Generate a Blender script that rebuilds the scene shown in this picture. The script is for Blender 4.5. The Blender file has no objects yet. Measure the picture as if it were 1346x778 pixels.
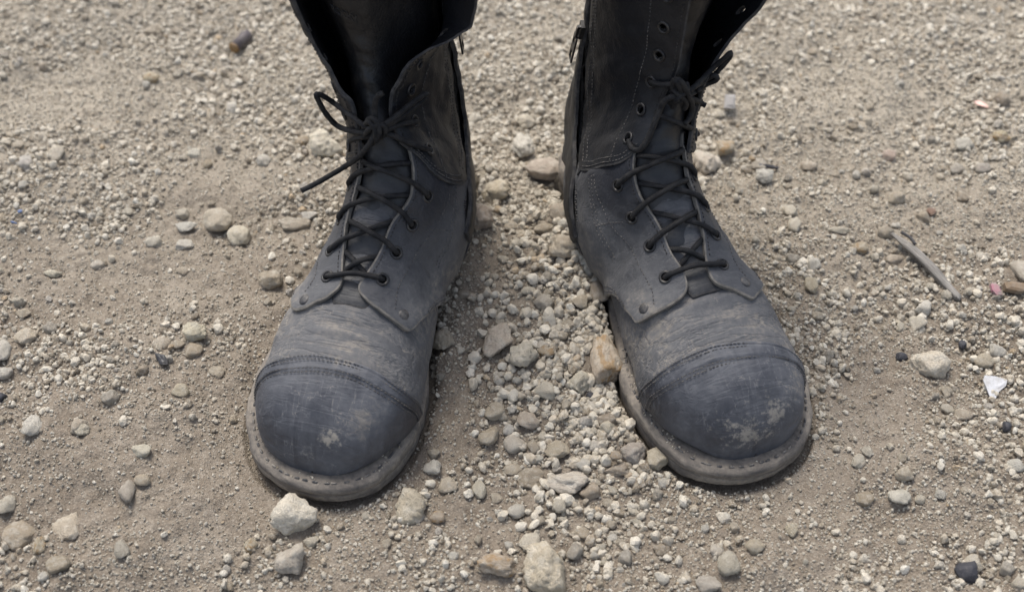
import bpy, bmesh, math, random
import numpy as np
from mathutils import Vector, Matrix
from mathutils.geometry import delaunay_2d_cdt
SC = bpy.context.scene
COL = SC.collection
rng = np.random.default_rng(7)
random.seed(7)

# ------------------------------------------------------------------ camera, sky, sun, exposure
CAM_H = 0.63
cd = bpy.data.cameras.new('camera'); cam = bpy.data.objects.new('camera', cd); COL.objects.link(cam)
cam.location = (0, 0, CAM_H); cam.rotation_euler = (math.radians(90 - 48), 0, 0)
cd.sensor_width = 36; cd.lens = 43.46; cd.clip_start = 0.02; cd.clip_end = 500
cd.dof.use_dof = True; cd.dof.focus_distance = 0.775; cd.dof.aperture_fstop = 5.6
SC.camera = cam
SUN_EL, SUN_AZ = 62.0, 335.0          # high soft light from behind the wearer, a little from the left (azimuth clockwise from +Y)
w = bpy.data.worlds.new('World'); SC.world = w; w.use_nodes = True
nt = w.node_tree; bg = nt.nodes['Background']
sky = nt.nodes.new('ShaderNodeTexSky'); sky.sky_type = 'NISHITA'; sky.sun_disc = False
sky.sun_elevation = math.radians(SUN_EL); sky.sun_rotation = math.radians(SUN_AZ)
sky.dust_density = 3.0; sky.air_density = 1.0; sky.ozone_density = 1.0
hs = nt.nodes.new('ShaderNodeHueSaturation'); hs.inputs['Saturation'].default_value = 0.62
nt.links.new(sky.outputs[0], hs.inputs['Color']); nt.links.new(hs.outputs[0], bg.inputs[0])
bg.inputs[1].default_value = 0.105
sd_ = bpy.data.lights.new('sun', 'SUN'); sun = bpy.data.objects.new('sun', sd_); COL.objects.link(sun)
sd_.energy = 1.5; sd_.angle = math.radians(18); sd_.color = (1.0, 0.955, 0.885)
_e, _a = math.radians(SUN_EL), math.radians(SUN_AZ)
sun.rotation_euler = Vector((math.cos(_e) * math.sin(_a), math.cos(_e) * math.cos(_a), math.sin(_e))).to_track_quat('Z', 'Y').to_euler()
sun.location = (-1, 2, 3)
SC.view_settings.view_transform = 'Standard'; SC.view_settings.look = 'None'
SC.view_settings.exposure = 1.20; SC.view_settings.gamma = 1.0; SC.view_settings.use_curve_mapping = False
SC.render.resolution_x, SC.render.resolution_y = 1024, 591
SC.cycles.max_bounces = 4; SC.cycles.diffuse_bounces = 2; SC.cycles.glossy_bounces = 2; SC.cycles.transmission_bounces = 0; SC.cycles.transparent_max_bounces = 2

# ------------------------------------------------------------------ noise in numpy
def _hash(i, j, k, seed):
    h = (i * 374761393 + j * 668265263 + k * 2147483647 + seed * 1274126177) & 0xFFFFFFFF
    h = ((h ^ (h >> 13)) * 1274126177) & 0xFFFFFFFF
    h = ((h ^ (h >> 16)) * 2246822519) & 0xFFFFFFFF
    return ((h ^ (h >> 15)) & 0xFFFFFF) / float(0xFFFFFF)
def vnoise(P, seed=0):
    """value noise, -1..1; P (...,3)"""
    P = np.asarray(P, float); I = np.floor(P).astype(np.int64); f = P - I
    f = f * f * f * (f * (f * 6 - 15) + 10)
    r = 0
    for a in (0, 1):
        for b in (0, 1):
            for c in (0, 1):
                wgt = (f[..., 0] if a else 1 - f[..., 0]) * (f[..., 1] if b else 1 - f[..., 1]) * (f[..., 2] if c else 1 - f[..., 2])
                r = r + wgt * _hash(I[..., 0] + a, I[..., 1] + b, I[..., 2] + c, seed)
    return r * 2 - 1
def fbm(P, freq, octs=4, gain=.5, seed=0):
    P = np.asarray(P, float); r = 0; a = 1.0
    for o in range(octs):
        r = r + a * vnoise(P * freq + 17.3 * o, seed + o); freq *= 2.03; a *= gain
    return r
def sstep(a, b, x):
    t = np.clip((np.asarray(x, float) - a) / (b - a), 0, 1); return t * t * (3 - 2 * t)

# ------------------------------------------------------------------ object helpers
def link(o, parent=None):
    COL.objects.link(o)
    if parent is not None: o.parent = parent
    return o
def mesh_obj(name, V, F, mat, parent=None, smooth=True, fmat=None, recalc=False):
    me = bpy.data.meshes.new(name)
    V = np.asarray(V, float)
    me.from_pydata(V.tolist(), [], F)
    for m in (mat if isinstance(mat, (list, tuple)) else [mat]): me.materials.append(m)
    if fmat is not None: me.polygons.foreach_set('material_index', np.asarray(fmat, np.int32))
    if recalc:
        bm = bmesh.new(); bm.from_mesh(me); bmesh.ops.recalc_face_normals(bm, faces=bm.faces); bm.to_mesh(me); bm.free()
    me.polygons.foreach_set('use_smooth', np.full(len(me.polygons), smooth)); me.update()
    return link(bpy.data.objects.new(name, me), parent)
def tag(o, label=None, cat=None, group=None, kind=None):
    if label: o['label'] = label
    if cat: o['category'] = cat
    if group: o['group'] = group
    if kind: o['kind'] = kind
    return o
def empty(name, loc, rz=0.0):
    o = link(bpy.data.objects.new(name, None)); o.location = loc; o.rotation_euler = (0, 0, rz); o.empty_display_size = .05
    return o
def join_geo(parts):
    """concatenate [(V, F), ...]"""
    VV, FF, n = [], [], 0
    for V, F in parts:
        VV.append(np.asarray(V, float)); FF += [tuple(i + n for i in f) for f in F]; n += len(V)
    return np.vstack(VV), FF
def unit(a):
    a = np.asarray(a, float); return a / np.maximum(np.linalg.norm(a, axis=-1, keepdims=True), 1e-12)

# ------------------------------------------------------------------ materials
class NT:
    def __init__(s, name):
        s.m = bpy.data.materials.new(name); s.m.use_nodes = True; s.t = s.m.node_tree
        s.b = s.t.nodes['Principled BSDF']; s.tc = s.t.nodes.new('ShaderNodeTexCoord')
    def n(s, typ, **kw):
        o = s.t.nodes.new('ShaderNode' + typ)
        for k, v in kw.items(): setattr(o, k, v)
        return o
    def set(s, sock, v):
        if isinstance(v, bpy.types.NodeSocket): s.t.links.new(v, sock)
        else: sock.default_value = v
    def math(s, op, a, b=None, c=None, clamp=False):
        o = s.n('Math', operation=op, use_clamp=clamp); s.set(o.inputs[0], a)
        if b is not None: s.set(o.inputs[1], b)
        if c is not None: s.set(o.inputs[2], c)
        return o.outputs[0]
    def mapping(s, vec, scale=(1, 1, 1), rot=(0, 0, 0), loc=(0, 0, 0)):
        o = s.n('Mapping'); s.set(o.inputs[0], vec); o.inputs['Scale'].default_value = scale; o.inputs['Rotation'].default_value = rot; o.inputs['Location'].default_value = loc
        return o.outputs[0]
    def noise(s, vec, scale, detail=4, rough=.55, dist=0.0):
        o = s.n('TexNoise'); s.set(o.inputs['Vector'], vec); o.inputs['Scale'].default_value = scale
        o.inputs['Detail'].default_value = detail; o.inputs['Roughness'].default_value = rough; o.inputs['Distortion'].default_value = dist
        return o.outputs[0]
    def voro(s, vec, scale, feature='F1', out='Distance', rand=1.0):
        o = s.n('TexVoronoi', feature=feature); s.set(o.inputs['Vector'], vec); o.inputs['Scale'].default_value = scale; o.inputs['Randomness'].default_value = rand
        return o.outputs[out]
    def mr(s, v, a, b, c=0.0, d=1.0, smooth=True):
        o = s.n('MapRange', interpolation_type='SMOOTHSTEP' if smooth else 'LINEAR'); s.set(o.inputs[0], v)
        for i, x in enumerate((a, b, c, d)): s.set(o.inputs[i + 1], x)
        return o.outputs[0]
    def mix(s, f, a, b):
        o = s.n('Mix', data_type='RGBA'); s.set(o.inputs[0], f)
        for i, x in ((6, a), (7, b)):
            s.set(o.inputs[i], x if isinstance(x, bpy.types.NodeSocket) else (*x, 1.0))
        return o.outputs[2]
    def ramp(s, f, stops, interp='LINEAR'):
        o = s.n('ValToRGB'); s.set(o.inputs[0], f); e = o.color_ramp; e.interpolation = interp
        while len(e.elements) < len(stops): e.elements.new(0.5)
        for el, (p, c) in zip(e.elements, stops): el.position = p; el.color = (*c, 1.0)
        return o.outputs[0]
    def bump(s, h, strength, dist, prev=None):
        o = s.n('Bump'); s.set(o.inputs['Height'], h); o.inputs['Strength'].default_value = strength; o.inputs['Distance'].default_value = dist
        if prev is not None: s.t.links.new(prev, o.inputs['Normal'])
        return o.outputs[0]
    def xyz(s, vec):
        o = s.n('SeparateXYZ'); s.set(o.inputs[0], vec); return o.outputs
    def done(s, col, rough, normal=None, spec=.5, metal=0.0):
        s.set(s.b.inputs['Base Color'], col if isinstance(col, bpy.types.NodeSocket) else (*col, 1.0)); s.set(s.b.inputs['Roughness'], rough)
        s.b.inputs['Specular IOR Level'].default_value = spec; s.set(s.b.inputs['Metallic'], metal)
        if normal is not None: s.t.links.new(normal, s.b.inputs['Normal'])
        return s.m

DUST = (.250, .224, .192)
FILM = (.174, .175, .182)
SCUFF = (.320, .288, .240)
def leather(name, d_low, d_high, z0, z1, creases=0.3, patches=(), base=(.0120, .0130, .0185), scratch=.5, side=1, contrast=0, film=None, rough0=.47, dist=None):
    """black leather under road dust; dust thins out with height on the boot, patches are scuffs full of pale dust"""
    m = NT(name); P = m.tc.outputs['Object']
    n1 = m.noise(P, 20, 5, .58); n2 = m.noise(P, 300, 3, .65); n3 = m.noise(P, 8, 2)
    z = m.math('MULTIPLY_ADD', n3, .05, m.math('ADD', m.xyz(P)[2], -.025))
    lev = m.math('MULTIPLY', m.mr(z, z0, z1, d_low, d_high), m.mr(m.xyz(P)[1], -.105, -.045, 1.0, .30))
    msk = m.math('MULTIPLY', lev, m.mr(n1, .30, .70, .66, 1.25))
    msk = m.math('MULTIPLY', msk, m.mr(n2, .3, .7, .82, 1.15))
    if contrast:      # rubbed-clean streaks fanning over the cap
        sw = m.noise(m.mapping(P, (70, 8, 8), (0, 0, .80 * side)), 1.0, 4, .6, .3); sw2 = m.noise(m.mapping(P, (1, 1, 1), (0, 0, 0), (2.2, 7.1, 0)), 30, 3, .6)
        msk = m.math('MULTIPLY', msk, m.math('MULTIPLY', m.mr(sw, .36, .60, .45, 1.15), m.mr(sw2, .36, .62, .62, 1.15)))
    # scratches: thin bright iso-lines of stretched noise, gated
    for k, (rot, sc) in enumerate((((0, 0, .95 * side), (7, 1, 1)), ((.4, .3, -.5), (2, 6, 2)))):
        sn = m.noise(m.mapping(P, sc, rot, (3.1 * k, 1.7, 0)), 26, 3, .5)
        ln = m.mr(m.math('ABSOLUTE', m.math('SUBTRACT', sn, .5)), 0, .012, 1, 0)
        gate = m.mr(m.noise(P, 35, 2), .52, .68)
        msk = m.math('ADD', msk, m.math('MULTIPLY', m.math('MULTIPLY', ln, gate), scratch * .35))
    scf = None
    pn = m.noise(P, 300, 5, .75) if patches else None; pn2 = m.noise(m.mapping(P, (1, 1, 1), (0, 0, 0), (5, 5, 5)), 70, 3, .6) if patches else None
    for (c, r, thr, amt) in patches:
        vm = m.n('VectorMath', operation='DISTANCE'); m.set(vm.inputs[0], P); vm.inputs[1].default_value = c
        fall = m.math('SUBTRACT', 1.0, m.math('DIVIDE', vm.outputs['Value'], r))
        v = m.math('ADD', fall, m.math('ADD', m.math('MULTIPLY_ADD', pn, 2.4, -1.2), m.math('MULTIPLY_ADD', pn2, 1.5, -.75)))
        pk = m.math('MULTIPLY', m.mr(v, thr, thr + .55), m.math('MULTIPLY', amt, m.mr(fall, 0, .3))); scf = pk if scf is None else m.math('MAXIMUM', scf, pk)
    ridge = None
    if creases > 0:
        cw = m.noise(m.mapping(P, (16, 125, 95), (0, 0, .12 * side)), 1.0, 4, .62, .35)
        ridge = m.mr(m.math('ABSOLUTE', m.math('SUBTRACT', cw, .5)), 0, .08, 0, 1)
        msk = m.math('ADD', msk, m.math('MULTIPLY', m.math('SUBTRACT', 1.0, ridge), m.math('MULTIPLY', lev, creases * .65)))
    msk = m.math('MINIMUM', msk, .92)
    dcol = m.mix(m.mr(msk, .46, .85), film or FILM, DUST)
    col = m.mix(msk, base, dcol)
    if scf is not None: col = m.mix(scf, col, SCUFF); msk = m.math('MAXIMUM', msk, scf)
    rough = m.mr(msk, 0, .6, rough0, .82, smooth=False)
    g = m.voro(P, 620, 'F1'); hgt = m.math('ADD', m.math('MULTIPLY', g, .05), m.math('MULTIPLY', m.noise(P, 75, 4, .6), .40))
    if creases > 0:
        hgt = m.math('ADD', hgt, m.math('MULTIPLY', ridge, creases))
    nb = m.bump(hgt, .8, .0011)
    return m.done(col, rough, nb, spec=.45)
def simple(name, col, rough, bscale=0, bstr=.2, spec=.4, metal=0.0, dust=0.0):
    m = NT(name); P = m.tc.outputs['Object']; c = col; nb = None
    if dust > 0:
        k = m.math('MULTIPLY', m.mr(m.noise(P, 160, 6, .7), .38, .66), dust); c = m.mix(k, col, DUST)
    if bscale: nb = m.bump(m.noise(P, bscale, 4), bstr, .0006)
    return m.done(c, rough, nb, spec, metal)
M = {}
M['edge'] = simple('raw_leather_edge', (.105, .098, .088), .9, 500, .5, dust=.6)
M['edge_dark'] = simple('dark_leather_edge', (.024, .024, .026), .85, 500, .5, dust=.18)
M['lace'] = simple('black_cord', (.0075, .0077, .0092), .75, 900, .6, .3, dust=.06)
M['thread'] = simple('dusty_thread', (.050, .049, .050), .85, dust=.45)
M['welt_thread'] = simple('welt_thread', (.05, .05, .054), .9, dust=.9)
M['thread_dark'] = simple('dark_thread', (.012, .012, .013), .7, dust=.12)
M['metal'] = simple('blackened_metal', (.020, .020, .022), .42, 300, .1, .5, .5, dust=.16)
M['rivet'] = simple('dusty_rivet', (.030, .031, .036), .55, 300, .2, .5, .3, dust=.45)
M['zip_metal'] = simple('dark_zip_metal', (.05, .05, .052), .35, 300, .1, .5, .8, dust=.1)
def sole_mat(name, base, lo, hi):
    m = NT(name); P = m.tc.outputs['Object']
    n1 = m.noise(P, 28, 6, .65); n2 = m.noise(m.mapping(P, (1, 1, 5)), 60, 6, .7); n3 = m.noise(P, 420, 4, .6)
    k = m.math('ADD', m.math('MULTIPLY', n1, .6), m.math('MULTIPLY', n2, .6)); k = m.mr(k, .42, .78, lo, hi)
    k = m.math('MULTIPLY', k, m.mr(n3, .3, .65, .75, 1.1))
    nb = m.bump(n2, .4, .0012, m.bump(n3, .5, .0006))
    return m.done(m.mix(k, base, (.315, .272, .22)), .88, nb, .25)
M['sole'] = sole_mat('dusty_rubber', (.028, .028, .032), .26, .85)
M['welt'] = sole_mat('dusty_welt', (.024, .025, .031), .22, .78)
def soil_mat():
    m = NT('dusty_soil'); P = m.tc.outputs['Object']
    n1 = m.noise(P, 7, 3, .6); n2 = m.noise(P, 75, 4, .68); n3 = m.noise(P, 620, 3, .7)
    c = m.ramp(m.math('ADD', m.math('MULTIPLY', n1, .5), m.math('MULTIPLY', n2, .5)), [(.30, (.146, .118, .089)), (.5, (.196, .163, .127)), (.70, (.272, .234, .189))])
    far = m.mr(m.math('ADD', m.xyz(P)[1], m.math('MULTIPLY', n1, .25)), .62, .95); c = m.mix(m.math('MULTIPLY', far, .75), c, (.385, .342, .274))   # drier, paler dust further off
    vc = m.n('TexVoronoi', feature='F1'); m.set(vc.inputs['Vector'], P); vc.inputs['Scale'].default_value = 900     # sand grains
    cr = m.xyz(vc.outputs['Color'])[0]
    c = m.mix(m.mr(cr, .70, .98, 0, .28), c, (.47, .425, .355)); c = m.mix(m.mr(cr, .22, .03, 0, .35), c, (.10, .078, .058))
    sp = m.mr(n3, .56, .76); c = m.mix(m.math('MULTIPLY', sp, .35), c, (.42, .38, .32))
    hgt = m.math('ADD', m.math('MULTIPLY', vc.outputs['Distance'], .45), n3)
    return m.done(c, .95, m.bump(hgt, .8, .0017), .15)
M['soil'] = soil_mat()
def stone_mat(name, use_random):
    m = NT(name); P = m.tc.outputs['Object']; oi = m.n('ObjectInfo')
    rnd = oi.outputs['Random']
    vec = m.n('VectorMath', operation='ADD'); m.set(vec.inputs[0], P)
    cb = m.n('CombineXYZ'); m.set(cb.inputs[0], m.math('MULTIPLY', rnd, 37.0)); m.set(cb.inputs[1], m.math('MULTIPLY', rnd, 91.0)); m.set(vec.inputs[1], cb.outputs[0]); V = vec.outputs[0]
    if use_random:
        c = m.ramp(rnd, [(0, (.190, .150, .105)), (.10, (.350, .292, .215)), (.24, (.520, .455, .355)), (.42, (.740, .675, .555)), (.54, (.430, .382, .306)), (.68, (.760, .702, .590)), (.80, (.540, .474, .372)), (.92, (.780, .735, .635)), (.94, (.480, .345, .200)), (.96, (.27, .25, .225)), (.98, (.55, .495, .405)), (1, (.68, .625, .525))], 'LINEAR')
        sc = 1.0
    else:
        c = oi.outputs['Color']; sc = 1.0
    n1 = m.noise(V, 2.2 * sc, 3, .6); n2 = m.noise(V, 9 * sc, 4, .7); n3 = m.noise(V, 32 * sc, 2, .6)
    if not use_random:        # rust stain, amount carried in the object's alpha
        st = m.mr(m.math('ADD', m.noise(m.mapping(V, (1, 1, 1), (0, 0, 0), (9, 3, 1)), 1.3, 3, .6), m.math('MULTIPLY_ADD', oi.outputs['Alpha'], .22, -.22)), .50, .60)
        c = m.mix(m.math('MULTIPLY', st, .8), c, (.470, .285, .120))
    c1 = m.mix(m.math('MULTIPLY', m.mr(n1, .42, .66), .55), c, (.620, .575, .490))
    c2 = m.mix(m.math('MULTIPLY', m.mr(n2, .52, .30), .5), c1, (.250, .200, .150))
    c3 = m.mix(m.math('MULTIPLY', m.mr(n3, .55, .75), .35), c2, (.69, .645, .56))
    ge = m.n('NewGeometry'); upz = m.xyz(ge.outputs['Normal'])[2]      # soil dust lying on what faces up
    c3 = m.mix(m.math('MULTIPLY', m.math('MULTIPLY', m.mr(upz, .1, .9), m.mr(n1, .62, .40)), .15 if use_random else .28), c3, (.345, .295, .230))
    k = .3 if use_random else 1.0
    nb = m.bump(m.math('MULTIPLY_ADD', n3, .35, n2), 1.0, .0024 * k)
    return m.done(c3, .93, nb, .2)
M['stone'] = stone_mat('limestone', False)
M['gravel'] = stone_mat('gravel_stone', True)
def crom(xs, ys, x):
    """monotone-ish cubic (Catmull-Rom) interpolation of rows ys at knots xs"""
    xs = np.asarray(xs, float); ys = np.asarray(ys, float); x = np.clip(np.asarray(x, float), xs[0], xs[-1])
    one = ys.ndim == 1
    if one: ys = ys[:, None]
    m = np.zeros_like(ys)
    m[1:-1] = (ys[2:] - ys[:-2]) / (xs[2:] - xs[:-2])[:, None]
    m[0] = (ys[1] - ys[0]) / (xs[1] - xs[0]); m[-1] = (ys[-1] - ys[-2]) / (xs[-1] - xs[-2])
    i = np.clip(np.searchsorted(xs, x, side='right') - 1, 0, len(xs) - 2)
    h = (xs[i + 1] - xs[i]); t = (x - xs[i]) / h
    t2, t3 = t * t, t ** 3
    sh = t.shape + (1,)
    t, t2, t3, h = (a.reshape(sh) for a in (t, t2, t3, h))
    r = (2*t3 - 3*t2 + 1) * ys[i] + (t3 - 2*t2 + t) * h * m[i] + (-2*t3 + 3*t2) * ys[i+1] + (t3 - t2) * h * m[i+1]
    return r[..., 0] if one else r

ZW = 0.020                      # height of the welt
def ring_table():
    R = []
    for k in range(7):          # toe: s = 0 .. 0.06*...
        a = math.cos(math.pi / 2 * k / 7)
        v = 0.236 + 0.0585 * a
        W = 0.0480 * max(1 - a ** 2.35, 0) ** (1 / 2.35)
        tz = ZW + 0.0535 * max(1 - a ** 1.95, 0) ** (1 / 1.95)
        R.append((v, tz, v, ZW - 0.002, W, -0.004 + 0.004 * k / 7, .25, 2.3, 3.2))
    R[0] = (0.2945, ZW + 0.0015, 0.2945, ZW - 0.002, 0.0004, -0.004, .3, 2.2, 3.0)
    R += [
     # Tv    Tz     Bv     Bz     W     wc     qm  nu   nl
     (.236, .0755, .236, .018, .0480, .000, .25, 2.2, 3.4),
     (.216, .0815, .216, .018, .0500, .001, .25, 2.1, 3.4),
     (.197, .0885, .195, .018, .0490, .002, .25, 2.0, 3.4),
     (.181, .0975, .173, .018, .0460, .002, .26, 1.95, 3.4),
     (.167, .1080, .149, .020, .0425, .002, .28, 1.9, 3.4),
     (.155, .1190, .121, .024, .0395, .002, .30, 1.9, 3.3),
     (.145, .1310, .089, .028, .0375, .001, .34, 1.9, 3.2),
     (.137, .1440, .055, .030, .0370, .000, .38, 1.9, 3.2),
     (.131, .1570, .022, .031, .0370, .000, .42, 1.9, 3.0),
     (.128, .1700, .004, .047, .0370, .000, .44, 1.9, 2.8),
     (.1265, .183, .001, .077, .0375, .000, .46, 1.95, 2.5),
     (.126, .1970, .006, .112, .0390, .000, .47, 2.0, 2.3),
     (.127, .2130, .011, .147, .0415, .000, .47, 2.0, 2.2),
     (.129, .2310, .013, .182, .0445, .000, .47, 2.0, 2.15),
     (.132, .2510, .012, .217, .0480, .000, .47, 2.0, 2.1),
     (.135, .2760, .008, .257, .0510, .000, .47, 2.0, 2.1),
     (.138, .3020, .004, .292, .0530, .000, .47, 2.0, 2.1)]
    shift = {4:-.002,5:-.004,6:-.005,7:-.006,8:-.008,9:-.0105,10:-.012,11:-.013,12:-.014,13:-.0135,14:-.008,15:-.001,16:.004,17:.007,18:.010,19:.013,20:.016,21:.0185,22:.021,23:.023}
    wide = {5:.001,6:.0015,7:.0015,8:.001,12:.001,13:.002,14:.002}
    for k in range(len(R)):
        r = list(R[k]); r[5] += shift.get(k, 0); r[4] += wide.get(k, 0); R[k] = tuple(r)
    return np.array(R)
RT = {'R': ring_table(), 'L': ring_table()}; NS = len(RT['R']) - 1
for _k in (8, 9, 10, 11):
    for _b in 'LR': RT[_b][_k, 4] -= .003; RT[_b][_k, 5] += .003
CUR = 'R'            # s runs 0 .. NS
def last(s, phi):
    """point of the boot body in boot space (w lateral, v forward, z up); phi in degrees, 0 = dorsal centre, + = lateral"""
    s, phi = np.broadcast_arrays(np.asarray(s, float), np.asarray(phi, float))
    r = crom(np.arange(NS + 1), RT[CUR], s)
    Tv, Tz, Bv, Bz, W, wc, qm, nu, nl = [r[..., i] for i in range(9)]
    p = np.radians(phi); c, sn = np.cos(p), np.sin(p)
    n = np.where(c >= 0, nu, nl)
    ac = np.abs(c) ** (2 / n); asn = np.abs(sn) ** (2 / n)
    q = np.where(c >= 0, qm + (1 - qm) * ac, qm - qm * ac)
    x = W * asn * np.sign(sn) + wc
    return np.stack([x, Bv + (Tv - Bv) * q, Bz + (Tz - Bz) * q], -1)
def last_n(s, phi):
    e = 1e-2; s = np.clip(np.asarray(s, float), .03, NS - .03)
    a = last(s + e, phi) - last(s - e, phi); b = last(s, np.asarray(phi) + .6) - last(s, np.asarray(phi) - .6)
    n = np.cross(a, b)
    n /= np.maximum(np.linalg.norm(n, axis=-1, keepdims=True), 1e-12)
    return n
# outsole outline (w, v), clockwise from the toe tip along the lateral side
SOLE = np.array([(-.004,.3055),(.016,.3025),(.034,.291),(.047,.271),(.0545,.245),(.0560,.217),(.0505,.187),(.0425,.152),(.0365,.115),(.0345,.080),(.0345,.048),(.0320,.020),(.0215,.003),(.000,-.003),
                 (-.0240,.003),(-.0365,.020),(-.0400,.048),(-.0395,.080),(-.0420,.115),(-.0470,.152),(-.0545,.187),(-.0590,.217),(-.0590,.245),(-.0535,.271),(-.0420,.291),(-.024,.3025)])
SOLES = {'R': SOLE.copy(), 'L': SOLE.copy()}
for _b, _d in (('L', .0065), ('R', .001)):
    for _q in SOLES[_b]:
        if _q[0] < 0: _q[0] += _d * min(1, max(0, (_q[1] - .07) / .06)) * min(1, max(0, (.302 - _q[1]) / .07))
for _b in 'LR': SOLES[_b][18:21, 0] += .004        # waisted arch
for _b in 'LR':
    for _q in SOLES[_b]:                                    # heel tucked under the counter
        _k = min(1, max(0, (.12 - _q[1]) / .06)); _q[0] *= 1 - .14 * _k; _q[1] += .008 * min(1, max(0, (.03 - _q[1]) / .03))
def sole_outline(n=160, b='R'):
    SO = SOLES[b]; k = len(SO); P = np.vstack([SO[-3:], SO, SO[:4]]); t = np.arange(-3, k + 4)
    return crom(t, P, np.arange(n) * k / n)
BOOT = {'R': ((.0565, .706), 18.3, 1), 'L': ((-.0535, .700), 13.4, -1)}
SINK = -0.003
# ------------------------------------------------------------------ ground
def sole_dist(x, y, b):
    """signed distance (m) to the outsole outline of boot b; negative inside"""
    (ox, oy), th, sd = BOOT[b]; a = math.radians(sd * th); c, s = math.cos(a), math.sin(a)
    dx, dy = x - ox, y - oy
    lx, ly = c * dx + s * dy, -s * dx + c * dy
    w_, v_ = sd * lx, -ly
    O = sole_outline(90, b); A = O; B = np.roll(O, -1, 0)
    shp = w_.shape; w_, v_ = w_.ravel(), v_.ravel()
    best = np.full(w_.shape, 1e9); inside = np.zeros(w_.shape, bool)
    near = (w_ > -.12) & (w_ < .12) & (v_ > -.08) & (v_ < .38)
    idx = np.where(near)[0]; W_, V_ = w_[idx], v_[idx]; bb = np.full(len(idx), 1e9); ins = np.zeros(len(idx), bool)
    for (ax, ay), (bx, by) in zip(A, B):
        ex, ey = bx - ax, by - ay
        t = np.clip(((W_ - ax) * ex + (V_ - ay) * ey) / (ex * ex + ey * ey), 0, 1)
        bb = np.minimum(bb, np.hypot(W_ - ax - t * ex, V_ - ay - t * ey))
        cr = ((ay > V_) != (by > V_)) & (W_ < (bx - ax) * (V_ - ay) / (by - ay + 1e-15) + ax)
        ins ^= cr
    best[idx] = np.where(ins, -bb, bb)
    return best.reshape(shp), v_.reshape(shp)
HUMPS = [  # x, y, rx, ry, height: soil heaped between the boots and along the arches
    (.010, .575, .050, .105, .014), (.055, .600, .026, .060, .018), (-.040, .600, .022, .070, .014), (-.050, .50, .02, .04, .006), (.000, .50, .05, .06, .006), (-.035, .425, .045, .04, .004),
    (.045, .470, .03, .04, .006), (-.015, .66, .04, .05, .006), (.245, .50, .04, .06, -.003), (-.135, .405, .03, .03, -.002), (-.18, .52, .03, .05, -.003),
    (-.30, .63, .09, .05, .005), (.33, .58, .08, .10, .004), (-.27, .45, .09, .04, .003), (.16, .36, .12, .05, .003)]
def soil_mask(x, y):
    """1 = bare trodden soil, 0 = gravel"""
    B = [(-.245, .575, .11, .042, 1.0), (-.165, .565, .05, .06, .95), (-.19, .49, .06, .04, .6), (-.27, .42, .15, .045, 1.0), (-.16, .40, .07, .06, .95), (-.12, .36, .06, .03, .7), (-.36, .60, .05, .02, .5),
         (-.045, .45, .035, .06, .95), (-.03, .39, .05, .03, .7), (-.01, .56, .03, .07, .65), (-.375, .795, .055, .045, 1.0), (-.37, .90, .08, .02, .35), (-.20, .68, .07, .03, .55), (-.12, .80, .10, .08, .15),
         (.232, .475, .022, .07, .9), (.19, .415, .06, .02, .75), (.25, .86, .10, .03, .35), (.22, .77, .08, .03, .35), (.30, .93, .15, .03, .35), (.40, .46, .03, .05, .4), (-.18, .33, .15, .03, .55), (.06, .85, .06, .05, .35)]
    m = np.zeros_like(x)
    for bx, by, rx, ry, a in B:
        d = ((x - bx) / rx) ** 2 + ((y - by) / ry) ** 2
        m = np.maximum(m, a * np.exp(-d * .9))
    n = fbm(np.stack([x, y, x * 0 + 3.3], -1), 13, 4, .55, 11)
    return np.clip(m * 1.2 + .30 * n, 0, 1)
def height(x, y, fine=True):
    x = np.asarray(x, float); y = np.asarray(y, float)
    P = np.stack([x, y, np.zeros_like(x)], -1)
    h = .0080 * fbm(P, 4.5, 3, .5, 1) + .0044 * fbm(P, 16, 3, .55, 5)
    for hx, hy, rx, ry, a in HUMPS:
        h = h + a * np.exp(-((x - hx) / rx) ** 2 - ((y - hy) / ry) ** 2)
    if fine:
        sm = soil_mask(x, y)
        h = h + (.0019 - .0006 * sm) * fbm(P, 60, 3, .6, 9) + .0010 * fbm(P, 210, 2, .6, 21)
        # tyre lugs pressed into the fine soil at the far left
        tr = np.exp(-((x + .385) / .055) ** 2 - ((y - .80) / .05) ** 2)
        h = h - .005 * tr + .0022 * tr * sstep(-.2, .5, np.sin((y + .12 * x) * 2 * math.pi / .024))
    for b in 'RL':
        d, v = sole_dist(x, y, b)
        near = sstep(.045, .006, d)
        # level the soil towards the sole, then drop it under the sole
        h = h * (1 - .75 * near) + .75 * near * np.clip(h, -.004, .022 * sstep(.25, .10, v) + .0005)
        h = h + .0038 * np.exp(-((d - .015) / .008) ** 2) * np.clip(.35 + fbm(P, 28, 2, .5, 33), 0, 1.2) * sstep(.30, .24, v)      # soil squeezed up beside the sole
        h = np.where(d < .004, np.minimum(h, -.0025 - .003 * sstep(.004, -.006, d)), h)
    return h
def axis_pts(lo, hi, step, far):
    core = list(np.arange(lo, hi + 1e-9, step)); s = step
    a = [lo]; 
    while a[-1] > -far: s *= 1.22; a.append(a[-1] - s)
    s = step; c = [core[-1]]
    while c[-1] < far: s *= 1.22; c.append(c[-1] + s)
    return np.array(a[:0:-1] + core + c[1:])
gx = axis_pts(-.52, .52, .00135, 60); gy = axis_pts(.29, 1.02, .00135, 60)
X, Y = np.meshgrid(gx, gy); H = np.zeros_like(X)
for r0 in range(0, len(gy), 120): H[r0:r0 + 120] = height(X[r0:r0 + 120], Y[r0:r0 + 120])
H *= sstep(8, 2, np.hypot(X, Y)) * .95 + .05
ny, nx = X.shape
V = np.stack([X, Y, H], -1).reshape(-1, 3).astype(np.float32)
me = bpy.data.meshes.new('ground'); me.vertices.add(len(V)); me.vertices.foreach_set('co', V.ravel())
ii = (np.arange(ny - 1)[:, None] * nx + np.arange(nx - 1)[None]).ravel()
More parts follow.
